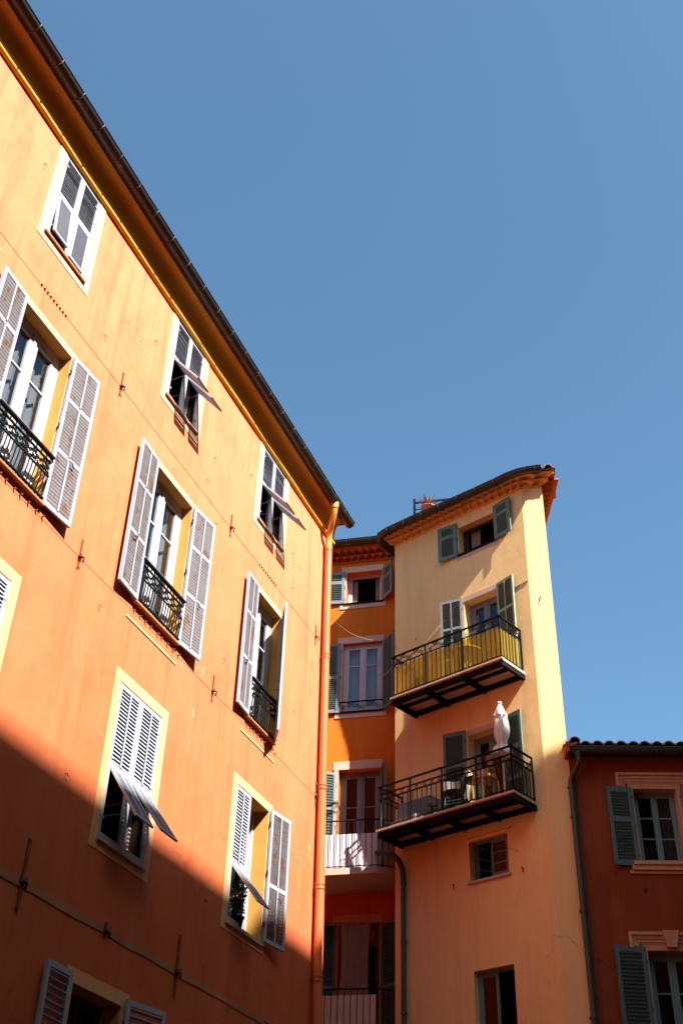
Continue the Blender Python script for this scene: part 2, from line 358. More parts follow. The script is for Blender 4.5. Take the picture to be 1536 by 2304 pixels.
def shutter(root, fr, hu, s, z0, z1, wd, phi, frame='white', slat='slat', y=0.0, panels=((0,.5),(.5,1)), mid=False, flap=None, tilt=45,
            st=.055, rail=.06, th=.034, pitch=.045, hinges=True, solid=False, midw=.028, label=None, latch=True, mids=None):
    """leaf hinged at u=hu; s=+1 closes towards +u; phi 0 closed, 180 flat on the wall. panels: fractions from the bottom; flap: (index, angle)"""
    a = R(phi); lf = fr.sub(hu, y, 0, (s*math.cos(a), math.sin(a), 0), (-s*math.sin(a), math.cos(a), 0), (0,0,1))
    mb = MB(); H = z1-z0
    mb.box(lf, 0, st, 0, th, z0, z1, frame); mb.box(lf, wd-st, wd, 0, th, z0, z1, frame)
    edges = [z0+H*p[0] for p in panels] + [z1]
    for k, e in enumerate(edges):
        lo = e-rail/2 if 0 < k < len(edges)-1 else (e if k == 0 else e-rail)
        hi = lo+rail
        mb.box(lf, st, wd-st, .002, th-.002, lo, hi, frame)
    fl = None
    for k, (p0, p1) in enumerate(panels):
        b0 = z0+H*p0 + (rail if k == 0 else rail/2); b1 = z0+H*p1 - (rail if k == len(panels)-1 else rail/2)
        if flap and k == flap[0]:
            ps = R(flap[1]); h = b1-b0-.006
            ff = lf.sub(0, th*.9, b1-.003, (1,0,0), (0, math.cos(ps), math.sin(ps)), (0, -math.sin(ps), math.cos(ps)))
            # flap hangs down from its top edge and swings outwards
            ff = lf.sub(0, th*.6, b1-.003, (1,0,0), (0, math.cos(ps), math.sin(ps)), (0, math.sin(ps)*-1, math.cos(ps)))
            fl = MB(); x0, x1 = st+.003, wd-st-.003; t2 = .04
            fl.box(ff, x0, x0+t2, -.01, .016, -h, 0, frame); fl.box(ff, x1-t2, x1, -.01, .016, -h, 0, frame)
            fl.box(ff, x0+t2, x1-t2, -.009, .015, -h, -h+t2, frame); fl.box(ff, x0+t2, x1-t2, -.009, .015, -t2, 0, frame)
            louvers(fl, ff, x0+t2-.004, x1-t2+.004, -h+t2, -t2, slat if slat != 'slat' else 'white', pitch*.70, .007, .036, 24, .003)
            if mid: fl.box(ff, (x0+x1)/2-.012, (x0+x1)/2+.012, .0155, .022, -h+t2, -t2, frame)
            # stay rod
            fl.tube([ff.P(x1-.02 if s < 0 else x0+.02, 0, -h*.72), lf.P(x1-.02 if s < 0 else x0+.02, th, b1-h*.62)], .004, 'rust', 5)
        else:
            louvers(mb, lf, st-.004, wd-st+.004, b0, b1, slat, pitch, .008, .036 if not solid else .05, tilt, th/2)
            if mid or (mids and k in mids):
                for yy in ((th-.001, th+.008), (-.008, .001)): mb.box(lf, wd/2-midw/2, wd/2+midw/2, yy[0], yy[1], b0-.004, b1+.004, frame)
            if solid: mb.box(lf, st-.003, wd-st+.003, th*.42, th*.58, b0-.003, b1+.003, solid if isinstance(solid, str) else ('gapshade' if slat in ('greenslat', 'greenB') else slat))  # backing sheet; the dark one stands in for shade in the gaps
    if hinges:
        for zf in (.12, .5, .88):
            zc = z0+H*zf; mb.tube([lf.P(-.006, th*.5, zc-.035), lf.P(-.006, th*.5, zc+.035)], .012, 'rustdark', 6)
            mb.box(lf, 0, .09, th, th+.004, zc-.012, zc+.012, frame)
    if latch: mb.tube([lf.P(wd*.5, -.004, z0+H*.35), lf.P(wd*.5+.05, -.03, z0+H*.35-.02), lf.P(wd*.5+.10, -.012, z0+H*.35-.05)], .008, 'rustdark', 5)
    o = mb.build('shutter', root, **({'label': label} if label else {}))
    if fl: fl.build('flap', o)
    return o

def surround(win, fr, u0, u1, z0, z1, t, mat, sides='LRTB', th=.008, sill=None):
    mb = MB(); ring(mb, fr, u0, u1, z0, z1, t, 0.0015, th, mat, sides)
    mb.build('surround', win)
    if sill:
        sb = MB(); sb.box(fr, u0-.04, u1+.04, -.05, sill, z0-.035, z0-.001, 'stone' ); sb.build('sill', win)

def halfgutter(mb, pts, r, mat, ribmat=None, ribstep=.6, n=10, outer=None):
    """open half-round gutter along a polyline with a rolled rim"""
    pts = [Vector(p) for p in pts]; rows = []; rim = []
    up = Vector((0,0,1))
    for i, p in enumerate(pts):
        t = (pts[min(i+1, len(pts)-1)] - pts[max(i-1, 0)]); t.z = 0; t.normalize(); side = t.cross(up)
        rows.append([p + side*math.cos(math.pi*k/n)*r - up*math.sin(math.pi*k/n)*r for k in range(n+1)])
    mb.grid(rows, mat)
    mb.grid([[q + (pts[i]-q)*.06 for q in row] for i, row in enumerate(rows)], mat)
    for k in (0, n): mb.tube([row[k] for row in rows], .012, mat, 6)
    for row, p in ((rows[0], pts[0]), (rows[-1], pts[-1])): mb.face(row, mat)
    if ribmat:
        for i in range(len(pts)-1):
            a, b = pts[i], pts[i+1]; L = (b-a).length; t = (b-a).normalized(); side = Vector((t.x, t.y, 0)).normalized().cross(up); k = max(1, int(L/ribstep))
            if L < ribstep*.6: continue
            for j in range(k):
                q = a + t*(L*(j+.5)/k); mb.tube([q + side*math.cos(math.pi*m_/8)*(r+.004) - up*math.sin(math.pi*m_/8)*(r+.004) for m_ in range(9)], .009, ribmat, 6)

def scallop(mb, fr, u0, u1, y0, y1, z0, z1, mat, pitch=.19, seg=10, m0=0, m1=0):
    """a tier of a genoise: a projecting course whose underside is a row of tile arches. m0/m1: extra length of the outer edge (mitre)"""
    n = max(1, int(round((u1-u0)/pitch))); p = (u1-u0)/n; h = z1-z0-.012
    lo = []; N = n*seg
    for i in range(N+1):
        t = ((i/seg) % 1.0) - .5
        q = 1-(t/.43)**2
        lo.append((u0+p*i/seg, z0 + (h*math.sqrt(q) if q > 0 else 0)))
    L = u1-u0
    def ux(u, y):
        k = (y-y0)/(y1-y0) if y1 != y0 else 0
        return u - m0*k*(1-(u-u0)/L) + m1*k*((u-u0)/L)
    inner = [fr.P(ux(u, y0), y0, z) for u, z in lo]; outer = [fr.P(ux(u, y1), y1, z) for u, z in lo]
    top = [fr.P(ux(u, y1), y1, z1) for u, z in lo]; topi = [fr.P(ux(u, y0), y0, z1) for u, z in lo]
    mb.grid([inner, outer], mat, True); mb.grid([outer, top], mat, False); mb.grid([top, topi], mat, False)
    mb.face([inner[0], outer[0], top[0], topi[0]], mat); mb.face([inner[-1], topi[-1], top[-1], outer[-1]], mat)

def tileroof(mb, fr, u0, u1, y0, y1, z0, z1, mat, pitch=.22, r=.075, seg=8, courses=6):
    """rounded roof tiles running from the eave (y0,z0) up to (y1,z1)"""
    n = max(1, int(round((u1-u0)/pitch))); p = (u1-u0)/n
    for c in range(courses):
        f0, f1 = c/courses, (c+1)/courses + .02
        for i in range(n):
            uc = u0+p*(i+.5)+random.uniform(-.008,.008); dz = random.uniform(-.006,.006)+.018
            rows = []
            for f, rr in ((f0, r), (f1, r*.86)):
                y = y0+(y1-y0)*f; z = z0+(z1-z0)*f + (dz if f == f0 else 0)
                rows.append([fr.P(uc+math.cos(math.pi*k/seg)*rr*1.15, y, z+math.sin(math.pi*k/seg)*rr) for k in range(seg+1)])
            mb.grid(rows, mat); 
            if c == 0:
                inn = [q + (fr.P(uc, y0, z0)-q)*.22 for q in rows[0]]; mb.grid([rows[0], inn], mat, False)
                mb.grid([inn, [q + fr.Y*-.25 + Vector((0,0,.02)) for q in inn]], 'dark', True)
    mb.face([fr.P(u0,y0-.03,z0), fr.P(u1,y0-.03,z0), fr.P(u1,y1,z1), fr.P(u0,y1,z1)], mat)

def spiral(fr, cx, cz, r0, turns, a0, dirn, y=0, n=22):
    return [fr.P(cx + math.cos(a0+dirn*2*math.pi*turns*i/n)*r0*(1-.82*i/n), y, cz + math.sin(a0+dirn*2*math.pi*turns*i/n)*r0*(1-.82*i/n)) for i in range(n+1)]
def sscroll(mb, fr, x0, x1, z0, z1, mat='iron', r=.008, y=0, flip=False):
    """S shaped scroll pair filling a rectangle"""
    h = (z1-z0); rr = min(h*.30, (x1-x0)*.25); xa, xb = x0+rr, x1-rr
    za, zb = (z0+rr, z1-rr) if not flip else (z1-rr, z0+rr); sg = 1 if not flip else -1
    A1 = spiral(fr, xa, za, rr, 1.4, sg*math.pi*.5, 1*sg, y); B1 = spiral(fr, xb, zb, rr, 1.4, -sg*math.pi*.5, 1*sg, y)
    mb.tube(A1, r, mat, 5); mb.tube(B1, r, mat, 5)
    mid = [fr.P(xa+(xb-xa)*t, y, (za+sg*rr)*(1-t)**1 + (zb-sg*rr)*t + sg*(rr*.5)*math.sin(math.pi*t*2)*.6) for t in [i/10 for i in range(11)]]
    mb.tube(mid, r, mat, 5)

# ------------------------------------------------------------------ ground
g = MB(); g.box(W, -150, 150, -150, 150, -.3, 0, 'ground'); g.build('ground', kind='structure')

# ================================================================== building A (long orange house on the left)
rA = thing('orange_house', 'long sunlit orange house with grey shutters filling the left side', 'building', tuple(A.P(-8, -4, 0)))
def uend(z):
    pts = [(0, .60), (6.27, .39), (8.33, .31), (14.69, 0.0), (20, 0.0)]
    for (a, ua), (b, ub) in zip(pts, pts[1:]):
        if a <= z <= b: return ua + (ub-ua)*(z-a)/(b-a)
    return 0
UM = lambda u, z: uend(z) if abs(u-.5) < 1e-6 else u
ra, rb, rc = (-9.66, -8.80), (-6.45, -5.54), (-3.20, -2.23)
z1a, z1b = 12.99, 14.60
rows2 = [(-9.72, -8.65), (-6.45, -5.32), (-3.05, -2.05)]
holesA = [(u0, u1, z1a, z1b, .26, 'brownwood') for (u0, u1) in (ra, rb, rc)] + [(u0, u1, 9.40, 11.70, .25) for (u0, u1) in rows2]
holesA += [(-9.72, -8.78, 6.30, 8.25, .3), (-6.43, -5.38, 6.30, 8.25, .3, 'brownwood'), (-3.12, -2.0, 6.36, 8.30, .32), (-6.44, -5.44, 2.6, 4.72, .32)]
mb = MB()
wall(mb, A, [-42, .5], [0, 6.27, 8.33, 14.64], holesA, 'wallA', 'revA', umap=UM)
ew = [A.P(uend(z), 0, z) for z in (0, 3, 6.27, 8.33, 11, 14.64)]; eb = [A.P(uend(z), -9, z) for z in (0, 3, 6.27, 8.33, 11, 14.64)]
mb.grid([ew, eb], 'wallA', False)
mb.face([A.P(0,0,14.64), A.P(0,-9,14.64), A.P(0,-4.5,16.6)], 'wallA')
mb.face([A.P(-42,-9,0), A.P(.6,-9,0), A.P(0,-9,14.64), A.P(-42,-9,14.64)], 'wallA')
mb.face([A.P(-42,0,0), A.P(-42,-9,0), A.P(-42,-9,14.64), A.P(-42,0,14.64)], 'wallA')
mb.build('wall', rA)
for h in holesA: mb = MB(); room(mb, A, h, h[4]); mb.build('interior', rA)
# cornice: bead and cove
mb = MB()
prof = [(0,14.60),(.040,14.60),(.058,14.625),(.062,14.65),(.052,14.68),(.040,14.70),(.036,14.78),(.040,14.86),(.052,14.94),(.075,15.01),(.11,15.06),(.155,15.088),(.23,15.095),(.23,15.13),(0,15.2)]
rowsC = []
for i in range(90):
    u = -42 + (42.07)*i/89
    rowsC.append([A.P(u, y+.004*math.sin(u*3.1+z), z+.004*math.sin(u*1.7)) for y, z in prof])
mb.grid(rowsC, 'soffit', True, True); mb.face(rowsC[-1], 'soffit')
mb.build('cornice', rA)
mb = MB()   # dark eaves board, verge board and roof
mb.box(A, -42, .10, .233, .255, 15.06, 15.2, 'steel'); mb.box(A, .075, .115, -9.3, .30, 15.09, 15.21, 'steel')
mb.face([A.P(-42,.34,15.18), A.P(.14,.34,15.18), A.P(.14,-4.5,16.85), A.P(-42,-4.5,16.85)], 'tile')
mb.face([A.P(-42,-9.5,15.18), A.P(-42,-4.5,16.85), A.P(.14,-4.5,16.85), A.P(.14,-9.5,15.18)], 'tile')
tileroof(mb, A, -14, .14, .35, -4.4, 15.17, 16.82, 'tile', courses=1, pitch=.24, r=.06)
mb.build('roof', rA)
mb = MB(); halfgutter(mb, [A.P(-42, .33, 15.13), A.P(-14, .33, 15.125), A.P(-9, .33, 15.12), A.P(-4.5, .332, 15.118), A.P(.17, .33, 15.115)], .10, 'zinc')
gut = mb.build('gutter', rA)
u = -13.2
while u < .1:
    mb = MB(); mb.tube([A.P(u+random.uniform(-.01,.01), .33+math.cos(math.pi*m_/10)*.106, 15.12-math.sin(math.pi*m_/10)*.106) for m_ in range(11)], .007, 'zincrib', 6); u += .515; mb.build('gutter_strap', gut)
# downpipe
mb = MB()
pu = lambda z: -.10 - (z-6.17)*(.26/8.45)*1.0
top = [(-.66, .33, 14.88), (-.655, .33, 14.78), (-.63, .31, 14.68), (-.55, .24, 14.53), (-.44, .155, 14.40), (-.385, .125, 14.28), (-.37, .115, 14.05)]
def smoothpts(P, n=4):
    out = []
    for i in range(len(P)-1):
        p0, p1, p2, p3 = P[max(i-1,0)], P[i], P[i+1], P[min(i+2, len(P)-1)]
        for k in range(n):
            t = k/n; out.append(tuple(.5*((2*p1[j])+(-p0[j]+p2[j])*t+(2*p0[j]-5*p1[j]+4*p2[j]-p3[j])*t*t+(-p0[j]+3*p1[j]-3*p2[j]+p3[j])*t**3) for j in range(len(p1))))
    out.append(tuple(P[-1])); return out
mb.tube([A.P(*q) for q in smoothpts([(a, b, c+.15) for a, b, c in top])], .062, 'pipeY', 14)
mb.tube([A.P(-.66, .33, 15.05), A.P(-.66, .33, 14.92)], [.085, .072], 'pipeY', 14)
dp = mb.build('downpipe', rA, label='yellow swan neck and long orange pipe at the end of the facade')
mb = MB(); mb.tube([A.P(pu(z)+.0, .11, z) for z in (14.2, 12, 10, 8, 6, 4, 2, .1)], .068, 'pipeA', 16)
for z in (14.22, 11.9, 9.42, 7.75, 6.35, 4.2): 
    for dz in (-.035, .035): mb.tube([A.P(pu(z), .11, z+dz-.012), A.P(pu(z), .11, z+dz+.012)], .078, 'pipeA', 16)
    mb.box(A, pu(z)-.012, pu(z)+.012, 0, .06, z-.02, z+.02, 'rust')
mb.build('pipe_section', dp)

# row 1: closed shutters with hinged lower flaps, under the cornice
def rowone(u0, u1, fl):
    wi = window(rA, A, u0, u1, z1a, z1b, 'framePink', y=-.24, bars=(.5,), glmat='glassdark', openleaf={0: R(88), 1: R(84)})
    surround(wi, A, u0, u1, z1a, z1b-.012, .155, 'surA', sides='LRB')
    sb = MB(); sb.box(A, u0-.05, u1+.04, -.04, .04, z1a-.036, z1a-.004, 'bandA'); sb.build('sill', wi)
    wd = (u1-u0)/2-.003
    for s, hu, f in ((1, u0+.001, fl[0]), (-1, u1-.001, fl[1])):
        shutter(rA, A, hu, s, z1a+.01, z1b-.01, wd, 0, 'white', 'white', y=-.03, panels=((0,.52),(.52,1)), flap=(0, f) if f else None, tilt=62, pitch=.046, st=.052, latch=False, hinges=True)
rowone(*ra, (5, 1)); rowone(*rb, (40, 40)); rowone(*rc, (42, 42))

# row 2: tall casements with open shutters and bowed iron window guards
def guard(win, u0, u1, z0, z1):
    mb = MB(); n = int((u1-u0)/.062)
    zc = z0+(z1-z0)*.52
    bow = lambda z: .045 + .04*math.exp(-((z-(z0+(z1-z0)*.45))/.22)**2)
    for i in range(n+1):
        u = u0+.02+(u1-u0-.04)*i/n
        mb.tube([A.P(u, bow(z), z) for z in [z0+(zc-z0)*k/6 for k in range(7)]], .0085, 'iron', 5)
    mb.box(A, u0-.03, u1+.03, .045, .095, z1-.012, z1+.018, 'iron')
    mb.box(A, u0, u1, .06, .085, z1-.10, z1-.085, 'iron'); mb.box(A, u0, u1, bow(zc)-.01, bow(zc)+.01, zc-.008, zc+.008, 'iron'); mb.box(A, u0, u1, .06, .085, z0, z0+.02, 'iron')
    k = max(3, int(round((u1-u0)/.19))); st = (u1-u0)/k
    for i in range(k):
        a = u0+st*i; c = a+st/2
        for (zz, hh) in ((zc, (z1-.1-zc)*.52), (zc+(z1-.1-zc)*.48, (z1-.1-zc)*.52)):
            f = A.sub(0, bow(zz+hh/2), 0, (1,0,0), (0,1,0), (0,0,1))
            sscroll(mb, f, a+.005, c, zz+.005, zz+hh-.005, 'iron', .0075); sscroll(mb, f, c, a+st-.005, zz+.005, zz+hh-.005, 'iron', .0075, flip=True)
        mb.tube([A.P(c+math.cos(t*math.pi/8)*.035, bow((zc+z1)/2)+.01, (zc+z1-.1)/2+math.sin(t*math.pi/8)*.05) for t in range(17)], .0085, 'iron', 5)
        mb.tube([A.P(c, .06, z1-.10), A.P(c+.02, .06, z1-.05), A.P(c, .06, z1-.012)], .007, 'iron', 5)
        mb.tube([A.P(a, .07, z1-.10), A.P(a, .07, z1-.012)], .009, 'iron', 5)
    mb.build('window_guard', win)
def bolts(win, u0, u1, z, n=9):
    for i in range(n):
        u = u0+(u1-u0)*(i+random.uniform(-.15,.15))/(n-1)
        mb = MB(); mb.tube([A.P(u, 0, z+random.uniform(-.01,.01)), A.P(u, .03+random.uniform(0,.015), z-.004)], .011, 'rust', 6); mb.build('bolt', win)
P3 = ((0,.36),(.36,.70),(.70,1))
for i, (u0, u1) in enumerate(rows2):
    wi = window(rA, A, u0, u1, 9.40, 11.70, 'frameW', y=-.205, bars=(.42,.70), glmat='glass', curtain='curtain', st=.085, trim=.075, label=None)
    surround(wi, A, u0, u1, 9.40, 11.70, .10, 'surA', 'LRT' if i != 2 else 'LRT')
    sb = MB(); sb.box(A, u0-.03, u1+.03, -.05, .07, 9.372, 9.398, 'bandA'); sb.build('sill', wi)
    if i: b2 = MB(); b2.box(A, u0-.12, u1+.10, .0015, .012, 9.115, 9.145, 'surA'); b2.build('sill_band', wi)
    bolts(wi, u0+.05, u1+.10, 9.285)
    guard(wi, u0+.02, u1-.02, 9.42, 10.04)
    wl = (.50, .52, .46)[i]; wr = (.54, .55, .50)[i]
    shutter(rA, A, u0, 1, 9.40, 11.72, wl, 176 if i else 177, 'white', 'slat', y=.07, panels=P3, mid=True, tilt=68, pitch=.05, solid=True, st=.05)
    shutter(rA, A, u1, -1, 9.40, 11.72, wr, (176, 174, 31)[i], 'white', 'slat', y=.06 if i != 2 else .02, panels=P3, mid=True, tilt=68, pitch=.05, solid=True, st=.05,
            label='shutter standing half open, seen edge on' if i == 2 else None)

# row 3
def rowthree(u0, u1, z0, z1, tops=.17):
    wi = window(rA, A, u0, u1, z0, z1, 'framePink', y=-.28, bars=(.34,.67), glmat='glassdark', openleaf={0: R(86), 1: R(88)})
    surround(wi, A, u0, u1, z0, z1, .145, 'surA')
    sb = MB(); sb.box(A, u0-.02, u1+.03, -.04, .045, z0-.045, z0-.002, 'stone'); sb.build('sill', wi); return wi
rowthree(-9.72, -8.78, 6.30, 8.25)
for s, hu in ((1, -9.719), (-1, -8.781)):
    shutter(rA, A, hu, s, 6.31, 8.24, .467, 0, 'white', 'white', y=-.03, panels=((0,.46),(.46,1)), mid=True, tilt=62, pitch=.048, latch=False)
wi3 = rowthree(-6.43, -5.38, 6.30, 8.25)
for s, hu in ((1, -6.429), (-1, -5.381)):
    shutter(rA, A, hu, s, 6.31, 8.24, .522, 0, 'white', 'white', y=-.03, panels=((0,.46),(.46,1)), mid=True, flap=(0, 34 if s > 0 else 37), tilt=62, pitch=.048, latch=False)
wi4 = window(rA, A, -3.12, -2.0, 6.36, 8.30, 'frameW', y=-.28, bars=(.34,.67), glmat='glassdark', openleaf={1: R(75), 0: R(80)}, curtain=None)
surround(wi4, A, -3.12, -2.0, 6.36, 8.30, .13, 'surA')
sb = MB(); sb.box(A, -3.14, -1.97, -.04, .045, 6.31, 6.358, 'stone'); sb.build('sill', wi4)
cb = MB(); rows = []
for zz in (6.45, 7.3, 8.25): rows.append([A.P(-2.72+.16*i/16, -.20+.02*math.sin(i*1.1), zz) for i in range(17)])
cb.grid(rows, 'curtW'); cb.build('curtain', wi4)
shutter(rA, A, -3.118, 1, 6.37, 8.29, .50, 0, 'white', 'white', y=-.03, panels=((0,.42),(.42,1)), mid=True, flap=(0, 38), tilt=62, pitch=.048, latch=False)
shutter(rA, A, -1.99, -1, 6.38, 8.34, .55, 172, 'white', 'slat', y=.06, panels=((0,.42),(.42,1)), mid=True, tilt=62, pitch=.045)
# row 4
wi5 = window(rA, A, -6.44, -5.44, 2.6, 4.72, 'brownwood', y=-.30, bars=(.5,), glmat='glassdark')
surround(wi5, A, -6.44, -5.44, 2.6, 4.72, .145, 'surA')
shutter(rA, A, -6.54, 1, 2.62, 4.80, .52, 176, 'white', 'white', y=.06, panels=((0,.5),(.5,1)), tilt=45, pitch=.07, st=.06)
shutter(rA, A, -5.41, -1, 2.62, 4.80, .66, 168, 'white', 'white', y=.06, panels=((0,.5),(.5,1)), tilt=45, pitch=.07, st=.06)

# string lines, ties and iron bits on the facade
def strip(name, pts, h, y, mat, root=rA, jag=.012):
    mb = MB(); n = 60; rows = [[], []]
    for i in range(n+1):
        u = pts[0][0] + (pts[1][0]-pts[0][0])*i/n; z = pts[0][1] + (pts[1][1]-pts[0][1])*i/n
        rows[0].append(A.P(u, y, z-h/2+random.uniform(-jag, jag))); rows[1].append(A.P(u, y, z+h/2+random.uniform(-jag, jag)))
    mb.grid(rows, mat, False); mb.grid([rows[1], [p-A.Y*y for p in rows[1]]], mat, False); mb.grid([rows[0], [p-A.Y*y for p in rows[0]]], mat, False); mb.build(name, root)
strip('tie_bar', ((-14, 12.17), (-.5, 12.18)), .012, .004, 'bandA', jag=.005)
strip('tie_bar', ((-14, 9.27), (-.3, 9.27)), .016, .004, 'bandA', jag=.006)
strip('plaster_band', ((-14, 5.39), (.38, 5.38)), .085, .010, 'bandA')
def anchor(u, z, h=.33, t=.018):
    mb = MB(); mb.box(A, u-t, u+t, 0, .02, z-h*.7, z+h, 'rust'); k_ = .05 if t > .015 else .03; mb.box(A, u-k_, u+k_, .015, .04, z-k_*.6, z+k_*.6, 'rust')
    mb.tube([A.P(u-.03, .03, z-.02), A.P(u, .08, z-.04), A.P(u+.02, .05, z-.09)], .012, 'rustdark', 6); mb.build('tie_anchor', rA)
for u, z in ((-7.56,12.18), (-4.11,12.18), (-.55,12.18), (-7.72,9.27), (-4.14,9.28), (-.24,9.27)): anchor(u, z, .24, .010)
for u, z in ((-7.61,5.41), (-4.30,5.39)): anchor(u, z, .42, .022)
anchor(-5.98, 5.39, .08, .02); anchor(-10.9, 12.18, .2, .01)
for (ua, ub, z) in ((-9.50, -8.95, 12.17), (-3.0, -2.35, 12.18), (-1.7, -1.25, 5.385)):   # rows of rusty hooks on the ties
    for i in range(9):
        u = ua+(ub-ua)*i/8; mb = MB(); mb.tube([A.P(u, 0, z), A.P(u, .022, z-.008)], .012, 'rustdark', 6); mb.build('bolt', rA)
for u, z in ((-10.0,13.9),(-8.1,12.6),(-6.95,13.6),(-4.85,13.0),(-5.0,12.45),(-3.6,13.6),(-1.75,13.2),(-1.7,12.5),(-7.2,6.7),(-3.75,6.4),(-1.3,10.3),(-7.15,8.9),(-4.6,11.9),(-3.9,9.9)):
    mb = MB(); mb.tube([A.P(u-.012, 0, z+.02), A.P(u-.02, .03, z+.01), A.P(u, .035, z-.015), A.P(u+.015, .03, z)], .0055, 'rust', 5); mb.build('hook', rA)

# plants on the row 3 sill
def bush(name, fr, u, y, z, h, r, n, label, cat, pr=.10, ph=.17):
    t = thing(name, label, cat, tuple(fr.P(u, y, z)))
    mb = MB(); mb.lathe(fr.sub(u, y, z, (1,0,0), (0,1,0), (0,0,1)), [(.001,0),(pr*.75,0),(pr,ph),(pr*1.08,ph),(pr*1.08,ph-.02),(pr*.9,ph-.02),(.001,ph-.03)], 'potdark', 14); mb.build('pot', t)
    lb, sb = MB(), MB()
    for k in range(7):
        a = random.uniform(0, 6.28); l = h*random.uniform(.6, 1.0); sx, sy = math.cos(a)*r*.8, math.sin(a)*r*.6
        st = [fr.P(u+sx*t_*t_, y+sy*t_, z+ph-.03+l*t_) for t_ in (0, .35, .7, 1)]; sb.tube(st, [.007,.006,.004,.002], 'leaf', 5)
        for j in range(n):
            t_ = random.uniform(.25, 1); c = fr.P(u+sx*t_*t_, y+sy*t_, z+ph-.03+l*t_) + Vector((random.uniform(-1,1), random.uniform(-1,1), random.uniform(-1,1)))*.06
            d = Vector((random.uniform(-1,1), random.uniform(-1,1), random.uniform(-.6,1))).normalized(); e = d.cross(Vector((.3,.5,.8))).normalized(); L = random.uniform(.03,.055)
            lb.face([c-d*L, c+e*L*.4, c+d*L, c-e*L*.4], 'leaf')
    sb.build('stem', t); lb.build('foliage', t); return t
bush('potted_plant', A, -2.66, -.06, 6.362, .66, .22, 26, 'leafy plant in a dark pot behind the propped flap of the orange house window', 'plant')
t = thing('flower_pot', 'small pale empty flower pot at the left end of the orange house window sill', 'pot', tuple(A.P(-2.98, -.10, 6.362)))
mb = MB(); mb.lathe(A.sub(-2.98, -.10, 6.362, (1,0,0), (0,1,0), (0,0,1)), [(.001,0),(.055,0),(.075,.13),(.085,.13),(.085,.16),(.07,.16),(.06,.05),(.001,.05)], 'stone', 14); mb.build('pot', t)

# ================================================================== tower (building B): pale apricot
rB = thing('apricot_tower_house', 'narrow pale apricot house with curved tiled cornice and two iron balconies', 'building', tuple(B.P(1.8, -2, 0)))
TE = Vector((4.512, 20.376, 0)); TC = B.P(3.68, 0, 0); tx = (TE-TC); LT = tx.length; tx.normalize()
T = Fr(TC, tx, (tx.y, -tx.x, 0))
s4 = Vector((math.sin(R(1)), math.cos(R(1)), 0)); T4 = Fr(TE, s4, (s4.y, -s4.x, 0))
TOP = 17.70
dB1, dB2 = (1.98, 2.86, 13.10, 15.33), (1.92, 2.80, 10.27, 12.09)
wB1, wB4, wB5 = (1.90, 2.90, 16.63, 17.40), (1.86, 2.74, 9.07, 9.84), (1.84, 2.72, 5.7, 7.43)
holesB = [wB1+(.26,'wallB'), dB1+(.30,'wallB'), dB2+(.30,'wallB'), wB4+(.16,'wallB'), wB5+(.22,'wallB')]
mb = MB(); wall(mb, B, [0, 3.68], [0, TOP+.3], holesB, 'wallB', 'wallB')
wall(mb, T, [0, LT], [0, TOP+.3], [], 'wallB', 'wallB'); wall(mb, T4, [0, 6], [0, TOP+.3], [], 'wallB', 'wallB')
mb.face([B.P(0,0,0), B.P(0,-1.2,0), B.P(0,-1.2,TOP+.3), B.P(0,0,TOP+.3)], 'wallB')
mb.face([B.P(0,-1.2,0), T4.P(6,0,0), T4.P(6,0,TOP+.3), B.P(0,-1.2,TOP+.3)], 'wallB')
mb.build('wall', rB)
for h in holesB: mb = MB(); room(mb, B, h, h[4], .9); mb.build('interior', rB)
mb = MB()
for (y1, z0, z1, off) in ((.15, TOP+.03, TOP+.125, 0), (.28, TOP+.125, TOP+.215, .5)):
    scallop(mb, B, 0-.0, 3.68, 0, y1, z0, z1, 'genB', .19, m0=y1*.5, m1=y1*.26)
    scallop(mb, T, 0, LT, 0, y1, z0, z1, 'genB', .19, m0=y1*.26, m1=y1*1.05)
    scallop(mb, T4, 0, 5, 0, y1, z0, z1, 'genC', .19, m0=y1*1.05, m1=0)
mb.box(B, 0, 3.68, .001, .03, TOP-.0, TOP+.03, 'genB'); mb.box(T, 0, LT, .001, .03, TOP, TOP+.03, 'genB')
mb.build('tiled_cornice', rB)
mb = MB()
mb.face([B.P(-.2,.34,17.93), B.P(3.75,.34,17.93), T.P(LT+.35,.34,17.93), T4.P(6,.34,17.93), B.P(1,-4,18.9), B.P(-.3,-1.5,18.4)], 'tile')
tileroof(mb, B, -.1, 3.7, .33, -1.6, 17.93, 18.40, 'tile', courses=2, pitch=.2, r=.06); tileroof(mb, T, .1, LT+.3, .38, -1.2, 17.95, 18.3, 'tile', courses=2, pitch=.2, r=.07)
for i in range(9): mb.box(T4, .0+i*.45, .44+i*.45, .05, .40-.008*i, 17.915-.002*i, 17.955-.002*i, 'genC')
mb.build('roof', rB)
mb = MB()
gp = [B.P(-.34,-.75,17.90), B.P(-.34,-.3,17.90), B.P(-.33,.05,17.91), B.P(-.27,.25,17.92), B.P(-.12,.37,17.93), B.P(.1,.40,17.94), B.P(1.0,.40,17.93), B.P(1.9,.40,17.905), B.P(2.8,.40,17.88), B.P(3.4,.405,17.87)]
gp += [B.P(3.62,.41,17.87), T.P(.0,.42,17.88), T.P(.18,.43,17.90), T.P(.50,.43,17.91)]
halfgutter(mb, gp, .105, 'zinc', None)
gB = mb.build('gutter', rB)
for (fr, us) in ((B, [.15+.52*i for i in range(7)]), (T, [.05, .36])):
    for u in us: mb = MB(); mb.tube([fr.P(u, .41+math.cos(math.pi*m_/10)*.112, 17.91-.012*(u if fr is B else 2)-math.sin(math.pi*m_/10)*.112) for m_ in range(11)], .007, 'zincrib', 6); mb.build('gutter_strap', gB)
